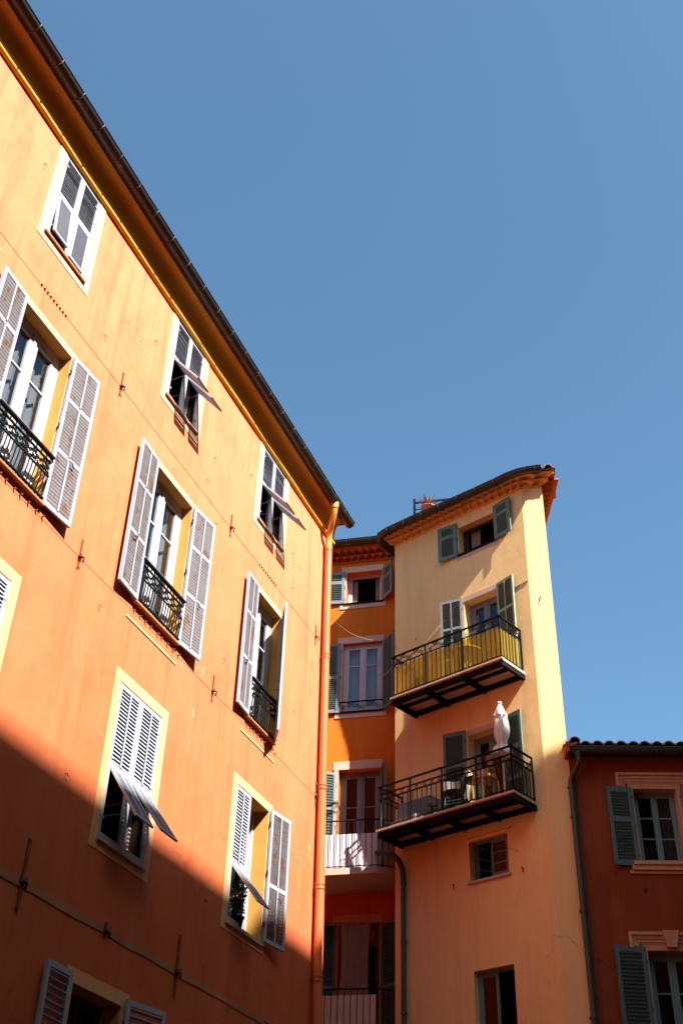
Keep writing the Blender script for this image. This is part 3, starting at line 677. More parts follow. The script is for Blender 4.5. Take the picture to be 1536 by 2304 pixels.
# windows and shutters of the tower
PB = ((0,.30),(.30,.62),(.62,1))
wi = window(rB, B, *wB1[:4], 'brownwood', y=-.24, bars=(), glmat='glassdark', openleaf={0: R(96), 1: R(92)}, trim=.05)
c_ = MB(); rows = [[B.P(2.03+.26*i/18*(1-.12*(1-zf)), -.34+.02*math.sin(i*1.3), 16.66+.72*zf) for i in range(19)] for zf in (0, .5, 1)]; c_.grid(rows, 'curtP'); c_.build('curtain', wi)
sb = MB(); sb.box(B, 1.88, 2.93, -.03, .05, 16.59, 16.627, 'steel'); sb.build('sill', wi); b = MB(); b.box(B, 1.82, 2.98, .0015, .008, 16.49, 16.588, 'pinktrim'); b.build('surround', wi)
for (hu, s, ph) in ((1.88, 1, 173), (2.92, -1, 170)):
    shutter(rB, B, hu, s, 16.60, 17.54, .50, ph, 'greenB', 'greenslat', y=.05, panels=((0,.66),(.66,1)), tilt=50, pitch=.05, st=.10, rail=.09, latch=False, solid=True)
wi = window(rB, B, *dB1, 'paleB', y=-.28, bars=(.32,), glmat='glass', st=.08, trim=.06); b = MB(); b.box(B, 1.90, 2.94, .0015, .008, 15.332, 15.45, 'pinktrim'); b.build('surround', wi)
shutter(rB, B, 1.95, 1, 13.12, 15.43, .52, 165, 'paleB', 'greenslat', y=.05, panels=((0,.35),(.35,.68),(.68,1)), mid=True, tilt=60, pitch=.045, st=.05, latch=False, label='pale lilac grey shutter')
shutter(rB, B, 2.88, -1, 13.12, 15.43, .50, 168, 'olive', 'greenslat', y=.05, panels=((0,.35),(.35,.68),(.68,1)), mid=True, tilt=60, pitch=.045, st=.05, latch=False, label='olive green shutter')
wi = window(rB, B, *dB2, 'greenB', y=-.28, bars=(), glmat='glassdark', st=.08, trim=.06); b = MB(); b.box(B, 1.84, 2.86, .0015, .008, 12.092, 12.20, 'pinktrim'); b.build('surround', wi)
for (hu, s, ph) in ((1.89, 1, 168), (2.83, -1, 168)):
    shutter(rB, B, hu, s, 10.29, 12.22, .50, ph, 'greenB', 'greenslat', y=.05, panels=((0,.30),(.30,.62),(.62,1)), tilt=50, pitch=.062, st=.06, rail=.10, latch=False, solid=True)
wi = window(rB, B, *wB4, 'greenB', y=-.13, bars=(.36,.66), glmat='glassdark', st=.05, openleaf={0: R(70)}, trim=.05)
b = MB(); ring(b, B, wB4[0], wB4[1], wB4[2], wB4[3], .075, .0015, .02, 'wallB', 'LT'); b.box(B, 1.80, 2.84, .0015, .05, 9.92, 9.95, 'wallB'); b.build('surround', wi)
sb = MB(); sb.box(B, 1.80, 2.80, -.02, .05, 9.02, 9.068, 'stone'); sb.build('sill', wi)
window(rB, B, *wB5, 'greenDf', y=-.18, bars=(.45,), glmat='glassdark', st=.05, leaves=2, openleaf={1: R(80)})
# small iron bits on the tower wall
for (u, z, l) in ((1.47, 9.08, .10), (3.05, 9.08, .08)):
    mb = MB(); mb.tube([B.P(u, 0, z), B.P(u, .05, z+.02), B.P(u+.02, .05, z-l)], .012, 'rust', 6); mb.build('hook', rB)
for i in range(7): mb = MB(); mb.tube([B.P(3.36+.05*i, 0, 15.18+.006*i), B.P(3.36+.05*i, .02, 15.18+.006*i)], .020, 'stone', 6); mb.build('bolt', rB)
mb = MB(); mb.tube([T.P(.17,.0,14.62), T.P(.23,.02,14.78)], .013, 'rust', 5); mb.build('hook', rB)
mb = MB(); mb.tube([B.P(.62,0,14.9), B.P(.62,.06,14.86)], [.03,.004], 'genB', 5); mb.build('hook', rB)
# downpipe at the left edge of the tower
mb = MB(); f_ = [(-.25, .30, 10.02), (-.05, .30, 9.98), (.14, .26, 9.90), (.24, .18, 9.78), (.27, .10, 9.6), (.28, .09, 9.3)]
mb.tube([B.P(*q) for q in smoothpts(f_)], .058, 'zincD', 12); mb.tube([B.P(.28, .09, 9.45), B.P(.29, .09, .1)], .052, 'zincD', 12)
for z in (9.35, 8.2, 6.9, 5.5): mb.tube([B.P(.284, .09, z-.02), B.P(.284, .09, z+.02)], .064, 'zincD', 12)
mb.build('downpipe', rB)

def balcony(root, fr, u0, u1, dep, zt, secs, style, railtop):
    """slab top at zt"""
    sl = MB(); sl.box(fr, u0, u1, .001, dep, zt-.055, zt, 'stone'); sl.box(fr, u0-.015, u1+.015, dep-.05, dep+.015, zt-.045, zt-.012, 'pinktrim')
    bal = sl.build('balcony', root)
    bm = MB(); n = len(secs)
    bm.box(fr, u0+.03, u1-.03, dep-.13, dep-.05, zt-.15, zt-.056, 'steel'); bm.box(fr, u0+.03, u1-.03, dep*.52, dep*.52+.045, zt-.12, zt-.056, 'steel'); bm.box(fr, u0+.03, u1-.03, .02, .09, zt-.15, zt-.056, 'steel')
    for u in secs: bm.box(fr, u-.035, u+.035, .0, dep-.03, zt-.165, zt-.058, 'steel')
    bm.build('support_beam', bal)
    rl = MB(); y = dep-.05; a, b = u0+.04, u1-.04
    runs = [(fr, a, b, y, True), (fr.sub(b, 0, 0, (0,1,0), (-1,0,0), (0,0,1)), .02, y, 0, False), (fr.sub(a, 0, 0, (0,1,0), (1,0,0), (0,0,1)), .02, y, 0, False)]
    for (f, x0, x1, yy, front) in runs:
        ext = .035 if style == 2 else 0
        rl.box(f, x0-(.05 if front else 0), x1+(.05 if front else 0)+ (ext if not front else 0), yy-.022, yy+.022, railtop-.012, railtop+.014, 'iron')
        z2 = railtop-.21 if style == 1 else railtop-.16
        rl.box(f, x0, x1, yy-.012, yy+.012, z2-.009, z2+.009, 'iron'); rl.box(f, x0, x1, yy-.012, yy+.012, zt+.05, zt+.068, 'iron')
        z3 = z2 if style == 1 else z2-.12
        if style == 2: rl.box(f, x0, x1, yy-.012, yy+.012, z3-.008, z3+.008, 'iron')
        k = int(round((x1-x0)/.118))
        for i in range(k+1):
            x = x0+(x1-x0)*i/k; rl.box(f, x-.0075, x+.0075, yy-.0075, yy+.0075, zt+.05, z3, 'iron')
        posts = secs if front else [x0, x1]
        for x in posts:
            x = min(max(x, x0), x1); rl.box(f, x-.014, x+.014, yy-.014, yy+.014, zt, railtop, 'iron')
        if style == 1:
            if front:
                for p, q in zip(secs, secs[1:]):
                    m_ = (p+q)/2; w_ = .19
                    for i in range(4): sscroll(rl, f.sub(0, yy, 0, (1,0,0), (0,1,0), (0,0,1)), m_-2*w_+i*w_, m_-w_+i*w_, z2+.01, railtop-.012, flip=bool(i % 2))
            else:
                for i in range(4): w_ = (x1-x0)/4; sscroll(rl, f.sub(0, yy, 0, (1,0,0), (0,1,0), (0,0,1)), x0+i*w_, x0+(i+1)*w_, z2+.01, railtop-.012, flip=bool(i % 2))
        else:
            k2 = max(2, int(round((x1-x0)/.19)))
            for i in range(k2):
                c = x0+(x1-x0)*(i+.5)/k2; zz = (z2+z3)/2
                rl.tube([f.P(c+math.cos(t*math.pi/10)*.125, yy, zz+math.sin(t*math.pi/10)*.045) for t in range(21)], .0065, 'iron', 5, cap=False)
    rl.build('railing', bal); return bal
b1 = balcony(rB, B, .56, 3.42, .84, 13.07, (.60, 1.47, 2.42, 3.38), 1, 14.06)
b2 = balcony(rB, B, .16, 3.46, .78, 10.26, (.20, .98, 1.78, 2.60, 3.42), 2, 11.17)
# yellow canvas tied inside the upper railing
sc = MB()
def canvas(fr, x0, x1, y, z0, z1a_, z1b_):
    rows = []
    for k in range(6):
        rows.append([fr.P(x0+(x1-x0)*i/30, y+.003*math.sin(i*.45+k), z0+((z1a_+(z1b_-z1a_)*i/30)-z0)*k/5 + (.008*math.sin(i*.7) if k == 5 else 0)) for i in range(31)])
    sc.grid(rows, 'yellow')
canvas(B, .63, 3.34, .765, 13.10, 13.82, 13.83); canvas(B.sub(3.355, 0, 0, (0,1,0), (-1,0,0), (0,0,1)), .05, .76, 0, 13.10, 13.83, 13.80)
sc.build('privacy_screen', b1)
mb = MB(); mb.tube([B.P(.20,.70,10.28), B.P(.205,.70,10.7), B.P(.19,.71,11.1)], .014, 'parasol', 8); mb.build('pole', b2, label='thin white pole at the left corner of the railing')

# things on the upper balcony
def F0(fr, u, y, z, rot=0): 
    c, s = math.cos(R(rot)), math.sin(R(rot)); return fr.sub(u, y, z, (c, s, 0), (-s, c, 0), (0,0,1))
t = thing('garden_table', 'round metal table seen through the yellow canvas of the upper balcony', 'table', tuple(B.P(2.25, .36, 13.07)))
f_ = F0(B, 2.25, .36, 13.07); mb = MB(); mb.lathe(f_, [(.001,.72),(.33,.72),(.345,.70),(.345,.685),(.001,.685)], 'greybox', 28); mb.build('table_top', t)
for k in range(3):
    a = k*2.094+.4; mb = MB(); mb.tube([f_.P(math.cos(a)*.26, math.sin(a)*.26, 0), f_.P(math.cos(a)*.03, math.sin(a)*.03, .36), f_.P(math.cos(a+3.14)*.2, math.sin(a+3.14)*.2, .685)], .012, 'iron', 6); mb.build('leg', t)
def chair(name, label, fr, u, y, z, rot, mat, mat2, sc_=1.0, group=None, open_=False):
    t = thing(name, label, 'chair', tuple(fr.P(u, y, z)), group); f = F0(fr, u, y, z, rot); s = sc_
    mb = MB(); mb.lathe(f, [(.001,.43*s),(.20*s,.43*s),(.215*s,.445*s),(.20*s,.46*s),(.001,.455*s)], mat2, 20); mb.build('seat', t)
    for (x, yy) in ((-.17,-.16),(.17,-.16),(-.16,.17),(.16,.17)):
        l = MB(); l.tube([f.P(x*1.15*s, yy*1.15*s, 0), f.P(x*s, yy*s, .43*s)], .014*s, mat, 7); l.build('leg', t)
    bk = MB(); arc = lambda zz, rr, a0=-20, a1=200: [f.P(math.cos(R(a0+(a1-a0)*i/20))*rr*s, math.sin(R(a0+(a1-a0)*i/20))*rr*s, zz*s) for i in range(21)]
    if open_:
        for zz in (.62, .80): bk.tube(arc(zz, .21, 20, 160), .010*s, mat, 6)
        for i in range(5): a = R(30+30*i); bk.tube([f.P(math.cos(a)*.2*s, math.sin(a)*.2*s, .45*s), f.P(math.cos(a)*.215*s, math.sin(a)*.215*s, .81*s)], .007*s, mat, 5)
    else:
        for zz, rr in ((.78,.255),(.745,.252),(.64,.245),(.56,.24)): bk.tube(arc(zz, rr), .015*s, mat, 7)
        rows = [arc(zz, rr-.006) for zz, rr in ((.50,.225),(.60,.235),(.78,.248))]; bk.grid(rows, mat2)
        for i in range(11): a = R(-15+21*i); bk.tube([f.P(math.cos(a)*.21*s, math.sin(a)*.21*s, .44*s), f.P(math.cos(a+.12)*.252*s, math.sin(a+.12)*.252*s, .78*s)], .010*s, mat, 5)
    bk.build('backrest', t); return t
chair('folding_chair', 'slim iron chair behind the yellow canvas at the right of the round table', B, 2.90, .38, 13.07, 200, 'iron', 'iron', .95, None, True)
t = thing('wire_planter', 'small black wire basket standing low behind the yellow canvas', 'planter', tuple(B.P(1.22, .62, 13.07))); f_ = F0(B, 1.22, .62, 13.07)
mb = MB()
for zz, rr in ((.01,.10),(.12,.12),(.24,.13),(.32,.09)): mb.tube([f_.P(math.cos(k*.314)*rr, math.sin(k*.314)*rr, zz) for k in range(21)], .006, 'iron', 5, False)
for k in range(10):
    for d in (.5, -.5): mb.tube([f_.P(math.cos(k*.628+d*q)*r_, math.sin(k*.628+d*q)*r_, z_) for q, r_, z_ in ((0,.10,.01),(1,.12,.12),(2,.13,.24),(2.6,.09,.32))], .005, 'iron', 5, False)
mb.build('basket', t)

# things on the lower balcony
chair('rattan_armchair', 'honey coloured rattan armchair beside the closed white parasol', B, 2.62, .50, 10.26, 200, 'rattan', 'rattan', 1.12, None)
chair('rattan_armchair', 'dark rattan armchair in shade left of the honey coloured one', B, 1.86, .46, 10.26, 150, 'rattand', 'rattand', 1.0, None)
t = thing('bistro_table', 'small round bistro table between the two rattan armchairs', 'table', tuple(B.P(2.26, .24, 10.26))); f_ = F0(B, 2.26, .24, 10.26)
mb = MB(); mb.lathe(f_, [(.001,.70),(.24,.70),(.25,.685),(.24,.67),(.001,.67)], 'rattand', 24); mb.build('table_top', t)
mb = MB(); mb.tube([f_.P(0,0,.03), f_.P(0,0,.67)], .022, 'iron', 8); mb.lathe(f_, [(.001,.05),(.03,.05),(.17,.015),(.17,0),(.001,0)], 'iron', 16); mb.build('pedestal', t)
t = thing('closed_parasol', 'closed white parasol rising above the lower balcony railing', 'parasol', tuple(B.P(3.08, .50, 10.26))); f_ = F0(B, 3.08, .50, 10.26)
mb = MB(); mb.tube([f_.P(0,0,.04), f_.P(0,0,2.02)], .019, 'cream', 8); mb.build('pole', t)
mb = MB(); mb.lathe(f_, [(.001,0),(.20,0),(.20,.05),(.05,.07),(.03,.12),(.001,.12)], 'greybox', 18); mb.build('base', t)
wob = lambda k, z: 1+.30*math.sin(k*math.pi*2*5/32+z*2.5)+.10*math.sin(k*math.pi*2*11/32)
mb = MB(); mb.lathe(f_, [(.175,.92),(.15,.98),(.12,1.06),(.075,1.12),(.085,1.18),(.115,1.28),(.125,1.42),(.115,1.56),(.10,1.68),(.075,1.76),(.03,1.83)], 'parasol', 32, wob); mb.build('canopy', t)
wob2 = lambda k, z: 1+.18*math.sin(k*math.pi*2*6/32) if z < 1.85 else 1
mb = MB(); mb.lathe(f_, [(.125,1.72),(.118,1.76),(.085,1.86),(.05,1.95),(.03,1.99)], 'parasol', 32, wob2); mb.lathe(f_, [(.001,1.985),(.04,1.985),(.05,2.01),(.035,2.04),(.001,2.05)], 'parasol', 14); mb.build('vent_cap', t)
mb = MB(); mb.tube([f_.P(math.cos(q*.5)*.085, math.sin(q*.5)*.085, 1.12+.01*math.sin(q)) for q in range(13)], .008, 'cream', 6); mb.build('tie_strap', t)
t = thing('storage_cabinet', 'large grey cabinet with a small red mark at the left of the lower balcony', 'cabinet', tuple(B.P(.80, .18, 10.26))); 
mb = MB(); mb.box(B, .34, 1.18, .03, .34, 10.30, 10.86, 'greybox'); mb.box(B, .32, 1.20, .02, .355, 10.86, 10.885, 'greybox'); mb.build('body', t)
mb = MB(); mb.box(B, .36, .755, .341, .352, 10.33, 10.84, 'greybox'); mb.build('door', t); mb = MB(); mb.box(B, .765, 1.16, .341, .352, 10.33, 10.84, 'paleB'); mb.build('door', t)
mb = MB(); M['redmark'] = paint('red_mark_paint', (.45,.03,.03)); mb.tube([B.P(.98+.02*math.cos(q), .354, 10.66+.02*math.sin(q)) for q in [i*.6 for i in range(11)]], .005, 'redmark', 5); mb.box(B, .977, .983, .352, .358, 10.64, 10.73, 'redmark'); mb.build('emblem', t)
for x in (.40, 1.12):
    mb = MB(); mb.box(B, x-.02, x+.02, .06, .30, 10.26, 10.30, 'iron'); mb.build('foot', t)
t = thing('wooden_crate', 'low cream edged tray lying in front of the grey cabinet', 'crate', tuple(B.P(.75, .55, 10.262)))
f_ = F0(B, .78, .56, 10.262, 8); mb = MB()
mb.box(f_, -.34, .34, -.12, .12, 0, .02, 'potdark'); mb.build('bottom', t)
for (a, b, c, d) in ((-.34,.34,-.135,-.115),(-.34,.34,.115,.135),(-.36,-.34,-.135,.135),(.34,.36,-.135,.135)):
    mb = MB(); mb.box(f_, a, b, c, d, 0, .13, 'cream'); mb.build('side', t)
bush('potted_plant', B, 1.36, .50, 10.262, .30, .10, 5, 'sparse plant in a dark pot at the middle post of the lower balcony', 'plant', .06, .12)

# roof terrace railing and spiky plants above the eaves
TF = Fr(B.P(.14, -.62, 0), tuple(C.X), tuple(C.Y))
t = thing('terrace_railing', 'short black railing on the roof above the apricot cornice', 'railing', tuple(TF.P(0, 0, 18.3)))
mb = MB()
mb.box(TF, 0, 2.6, -.018, .018, 19.33, 19.375, 'iron'); mb.box(TF, 0, 2.6, -.01, .01, 19.13, 19.15, 'iron'); mb.box(TF, 0, 2.6, -.01, .01, 18.75, 18.77, 'iron'); mb.build('rail', t)
for x in (0, 1.3, 2.6): mb = MB(); mb.box(TF, x-.028, x+.028, -.028, .028, 18.25, 19.47, 'iron'); mb.build('post', t)
def spiky(u, y, z, sc_, label):
    t = thing('agave_plant', label, 'plant', tuple(TF.P(u, y, z)), 'spiky plants on the roof terrace'); f = F0(TF, u, y, z)
    mb = MB(); mb.lathe(f, [(.001,0),(.12,0),(.16,.26),(.18,.26),(.18,.30),(.15,.30),(.14,.22),(.001,.22)], 'tile', 16); mb.build('pot', t)
    mb = MB()
    for k in range(64):
        a = random.uniform(0, 6.283); el = random.uniform(-.25, 1.45); L = sc_*random.uniform(.24, .38)
        d = f.X*math.cos(a)*math.cos(el)+f.Y*math.sin(a)*math.cos(el)+Vector((0,0,math.sin(el))); c = f.P(0, 0, .34*1.0); sd_ = d.cross(Vector((0,0,1))).normalized()*.020*sc_; n_ = d.cross(sd_).normalized()*.008
        p1 = c+d*L*.45+Vector((0,0,-.01)); tip = c+d*L
        mb.face([c-sd_, p1-sd_*.8, tip, p1+n_], 'agave'); mb.face([c+sd_, p1+n_, tip, p1+sd_*.8], 'agave')
    mb.build('leaf_rosette', t)
spiky(.36, .02, 18.86, 1.0, 'spiky red agave behind the left post of the roof railing')
spiky(1.36, -.05, 18.72, .75, 'smaller spiky red agave half hidden behind the gutter')
mb = MB(); mb.box(TF, .1, .62, -.16, .2, 18.30, 18.86, 'stone'); o = mb.build('plinth', None, tuple(TF.P(.36,0,18.3)), label='low masonry plinth on the roof under the spiky agave', category='plinth')
mb = MB(); mb.box(TF, 1.1, 1.62, -.22, .12, 18.34, 18.72, 'stone'); o = mb.build('plinth', None, tuple(TF.P(1.36,0,18.3)), label='low masonry plinth on the roof under the smaller agave', category='plinth')

# ================================================================== recessed deep orange house (C)
rC = thing('deep_orange_house', 'deep orange house set back between the long house and the tower', 'building', tuple(C.P(-1.5, -3, 0)))
TC_ = 18.0
wC1, wC2, wC3, wC4 = (-1.04,-.15,16.80,17.72), (-1.08,-.12,13.82,15.65), (-1.10,-.14,9.74,12.38), (-1.0,-.14,6.35,8.98)
holesC = [w_+(.26,'wallC') for w_ in (wC1, wC2, wC3, wC4)]
mb = MB(); wall(mb, C, [-7, .95], [0, TC_+.3], holesC, 'wallC', 'wallC')
mb.face([C.P(-7,0,0), C.P(-7,-6,0), C.P(-7,-6,18.3), C.P(-7,0,18.3)], 'wallC'); mb.build('wall', rC)
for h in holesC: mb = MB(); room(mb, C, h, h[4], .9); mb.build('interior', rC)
mb = MB()
scallop(mb, C, -7, .4, 0, .16, TC_+.04, TC_+.15, 'genC', .185); scallop(mb, C, -7, .3, 0, .31, TC_+.15, TC_+.25, 'genC', .185); mb.box(C, -7, .36, .001, .035, TC_, TC_+.04, 'genC'); mb.build('tiled_cornice', rC)
mb = MB(); mb.face([C.P(-7,.40,TC_+.30), C.P(1.5,.40,TC_+.30), C.P(1.5,-6,TC_+1.9), C.P(-7,-6,TC_+1.9)], 'tile'); tileroof(mb, C, -7, .5, .38, -1.5, TC_+.33, TC_+.8, 'tile', courses=2, pitch=.21, r=.06)
mb.box(C, -7, .3, .28, .33, TC_+.25, TC_+.36, 'genC'); mb.build('roof', rC)
mb = MB(); halfgutter(mb, [C.P(-7,.42,18.42), C.P(-3,.42,18.41), C.P(-.16,.42,18.40)], .115, 'zinc'); gC = mb.build('gutter', rC)
for u in (-2.2, -1.58, -.97, -.36): mb = MB(); mb.tube([C.P(u, .42+math.cos(math.pi*m_/10)*.121, 18.40-math.sin(math.pi*m_/10)*.121) for m_ in range(11)], .007, 'zincrib', 6); mb.build('gutter_strap', gC)
def trimC(wi, h, t=.13, sides='LTB', sill=True, tt=.17):
    b = MB(); u0, u1, z0, z1 = h[:4]; e = .003
    b.box(C, u0-t, u1+.05, .0015, .02, z1, z1+tt, 'pinktrim')
    if 'L' in sides: b.box(C, u0-t*.75, u0, .0015, .018, z0-.001, z1-.001, 'pinktrim')
    if 'B' in sides: b.box(C, u0-t*1.2, u1+.12, .0015, .02, z0-.16, z0-.04, 'pinktrim')
    b.build('surround', wi)
    if sill: s_ = MB(); s_.box(C, u0-.05, u1+.05, -.03, .05, z0-.04, z0-.003, 'steel'); s_.build('sill', wi)
wi = window(rC, C, *wC1, 'framePink', y=-.24, bars=(), glmat='glassdark', openleaf={0: R(95), 1: R(95)}); trimC(wi, wC1)
for (a, b) in ((-1.0,-.82), (-.36,-.2)): c_ = MB(); c_.grid([[C.P(a+(b-a)*i/14, -.33+.018*math.sin(i*1.4), 16.82+.86*zf) for i in range(15)] for zf in (0,.5,1)], 'curtP'); c_.build('curtain', wi)
shutter(rC, C, -1.08, 1, 16.80, 17.74, .46, 176, 'paleB', 'greenB', y=.05, panels=((0,.66),(.66,1)), tilt=50, pitch=.055, st=.075, rail=.09, latch=False, solid=True)
shutter(rC, C, -.12, -1, 16.80, 17.74, .46, 130, 'paleB', 'greenslat', y=.05, panels=((0,.66),(.66,1)), tilt=50, pitch=.055, st=.075, rail=.09, latch=False, solid=True)
wi = window(rC, C, *wC2, 'framePink', y=-.14, bars=(.70,), curtain='curtW', st=.075, trim=.06); trimC(wi, wC2)
gd = MB(); gd.box(C, -1.12, -.08, .055, .085, 14.03, 14.055, 'iron')
for i in range(4): w_ = .235; sscroll(gd, C.sub(0,.07,0,(1,0,0),(0,1,0),(0,0,1)), -1.08+i*w_, -1.08+(i+1)*w_, 13.84, 14.03, flip=bool(i % 2))
gd.build('window_guard', wi)
shutter(rC, C, -1.12, 1, 13.80, 15.66, .50, 174, 'paleB', 'greenB', y=.05, panels=((0,.50),(.50,1)), tilt=55, pitch=.05, st=.09, rail=.08, latch=False, solid=True)
shutter(rC, C, -.10, -1, 13.80, 15.66, .50, 130, 'greenB', 'greenslat', y=.05, panels=((0,.46),(.46,1)), mid=True, tilt=60, pitch=.05, latch=False)
wi = window(rC, C, *wC3, 'paleB', y=-.22, bars=(.70,), glmat='glassdark', st=.085, trim=.07); trimC(wi, wC3, sides='L', sill=False, tt=.20)
shutter(rC, C, -1.14, 1, 9.78, 12.30, .46, 150, 'paleB', 'greenslat', y=.05, panels=((0,.33),(.33,.66),(.66,1)), tilt=50, pitch=.065, latch=False, solid=True)
shutter(rC, C, -.12, -1, 9.78, 12.40, .46, 112, 'greenB', 'greenslat', y=.05, panels=((0,.33),(.33,.66),(.66,1)), tilt=50, pitch=.065, latch=False, solid=True)
wi = window(rC, C, *wC4, 'brownwood', y=-.22, bars=(.6,), glmat='glassdark'); trimC(wi, wC4, sides='', sill=False, tt=.15)
for (hu, s) in ((-1.04, 1), (-.10, -1)): shutter(rC, C, hu, s, 6.4, 8.96, .46, 150, 'greenD', 'greenslat', y=.04, panels=((0,.5),(.5,1)), tilt=50, pitch=.06, latch=False, solid=True)
# two balconies of the recessed house
def cbalc(zt, railtop, sheet, smat='sheetC', y=1.15, u0=-4.0, u1=.05):
    sl = MB(); E1 = (.36, .95)
    poly = [(u0,0),(.87,0),(E1[0],E1[1]),(u1,y),(u0,y)]
    for z in (zt, zt-.13): sl.face([C.P(a, b, z) for a, b in (poly if z == zt else poly[::-1])], 'stone')
    for (a, b) in zip(poly, poly[1:]+poly[:1]): sl.face([C.P(*a, zt-.13), C.P(*b, zt-.13), C.P(*b, zt), C.P(*a, zt)], 'stone')
    bal = sl.build('balcony', rC); rl = MB()
    path = [(u0, y-.05), (u1-.02, y-.05), (E1[0]-.03, E1[1]-.04)]
    for z, r_ in ((railtop, .016), (zt+.05, .011)): rl.tube([C.P(a, b, z) for a, b in path], r_, 'iron', 6)
    for (a, b) in zip(path, path[1:]):
        L = math.hypot(b[0]-a[0], b[1]-a[1]); k = max(1, int(round(L/.125)))
        for i in range(k+1):
            q = (a[0]+(b[0]-a[0])*i/k, a[1]+(b[1]-a[1])*i/k); rl.tube([C.P(*q, zt), C.P(*q, railtop)], .008, 'iron', 5)
    rl.build('railing', bal)
    if sheet:
        sh = MB(); sh.box(C, u0, u1-.04, y-.10, y-.085, zt+.04, zt+sheet, smat); sh.build('parapet_panel', bal)
    return bal
bc1 = cbalc(9.72, 10.74, .74); bc2 = cbalc(6.35, 7.38, .93, 'stone')
mb = MB()
for (u, z) in ((-.74,9.84),(-.66,9.86),(-.26,9.88)):
    for k in range(5): a = random.uniform(-1,1); mb.face([C.P(u,1.13,z), C.P(u+.03*a,1.14,z+.04), C.P(u+.06*a,1.14,z+.07), C.P(u+.01*a,1.14,z+.05)], 'potdark')
mb.build('dry_twig', bc1)
# laundry
def cloth(name, fr, u0, u1, y, z0, z1, mat, label, cat):
    mb = MB(); rows = []
    for k in range(13):
        t_ = k/12; z = z1+(z0-z1)*t_; sq = 1-.10*math.sin(t_*3.14)
        c = (u0+u1)/2; rows.append([fr.P(c+(u-c)*sq, y+.03*math.sin(i*1.05+.6*math.sin(t_*2))*(.4+.6*t_), z - (.035*math.sin(i/24*math.pi*2)**2 if k == 0 else 0)) for i, u in [(i, u0+(u1-u0)*i/24) for i in range(25)]])
    mb.grid(rows, mat); return mb.build(name, None, tuple(fr.P((u0+u1)/2, y, z1)), label=label, category=cat)
cloth('hanging_sheet', C, -.83, -.22, .55, 7.30, 8.78, 'sheetP', 'dusty pink sheet hanging in the dark recess above the lowest balcony', 'laundry')
mb = MB(); mb.tube([C.P(-2.2,.55,8.80), C.P(-.9,.55,8.78), C.P(.2,.55,8.80), C.P(.75,.3,8.82)], .006, 'cable', 5); mb.build('clothes_line', None, tuple(C.P(-.8,.55,8.8)), label='thin clothes line holding the pink sheet', category='line')
# thin cable from the long house down to the shutter of the recessed house
mb = MB(); p0, p1 = A.P(-.02,-.5,13.7), C.P(-.15,.35,15.45); L = 14
mb.tube([p0.lerp(p1, i/L) + Vector((0,0,-.55*math.sin(math.pi*i/L)*.6)) for i in range(L+1)], .0065, 'cable', 5); mb.build('cable', None, tuple(p0), label='thin slack cable crossing the deep orange wall', category='cable')

# ================================================================== red house on the right (D)
rD = thing('red_house', 'dark red house in shade with blue green shutters at the right', 'building', tuple(D.P(4, -3, 0)))
wD1, wD2 = (1.17, 1.97, 9.06, 10.46), (1.06, 1.90, 5.4, 7.50)
wD3, wD4 = tuple(a+(2.9 if i < 2 else 0) for i, a in enumerate(wD1)), tuple(a+(2.9 if i < 2 else 0) for i, a in enumerate(wD2))
holesD = [w_+(.28,'trimD') for w_ in (wD1, wD2, wD3, wD4)]
mb = MB(); wall(mb, D, [0.03, 9], [0, 11.4], holesD, 'wallD', 'trimD'); mb.face([D.P(9,0,0), D.P(9,-7,0), D.P(9,-7,11.4), D.P(9,0,11.4)], 'wallD'); mb.build('wall', rD)
for h in holesD: mb = MB(); room(mb, D, h, h[4], 1.0); mb.build('interior', rD)
mb = MB(); mb.box(D, .05, 9, .001, .30, 11.10, 11.16, 'brownwood'); mb.face([D.P(-.1,.36,11.20), D.P(9,.36,11.20), D.P(9,-6,13.0), D.P(.5,-6,13.0)], 'tile')
tileroof(mb, D, .22, 9, .30, -5.9, 11.20, 12.95, 'tile', pitch=.228, r=.088, courses=9)
mb.box(D.sub(.02,.28,11.16,(.95,0,.25),(0,1,0),(-.25,0,.95)), -.06, .16, -.9, .10, 0, .05, 'tile'); tileroof(mb, D, .03, .24, .33, -5.9, 11.27, 13.0, 'tile', pitch=.2, r=.09, courses=9)
mb.box(D.sub(-.03,.3,11.05,(1,0,0),(0,1,0),(0,0,1)), -.02, .035, -.6, .08, 0, .20, 'genC')
mb.build('roof', rD)
mb = MB(); halfgutter(mb, [D.P(.02,.34,11.12), D.P(3,.34,11.115), D.P(9,.34,11.11)], .105, 'zincD', 'zincD', .95); mb.build('gutter', rD)
mb = MB(); q = [(.17,.34,11.03),(.17,.34,10.93),(.165,.32,10.86),(.12,.20,10.76),(.05,.10,10.66),(.02,.075,10.56),(.015,.07,10.40)]
mb.tube([D.P(*a) for a in smoothpts(q)], .050, 'zincD', 12); mb.tube([D.P(.17,.34,11.06), D.P(.17,.34,10.96)], [.085,.06], 'zincD', 12)
mb.tube([D.P(.015,.07,10.48), D.P(.03,.07,.1)], .052, 'zincD', 12)
for z in (10.46, 9.88, 8.15, 6.38): mb.tube([D.P(.02,.07,z-.025), D.P(.02,.07,z+.025)], .064, 'zincD', 12); mb.box(D, -.05, .02, .0, .07, z-.008, z+.008, 'zincD')
mb.build('downpipe', rD)
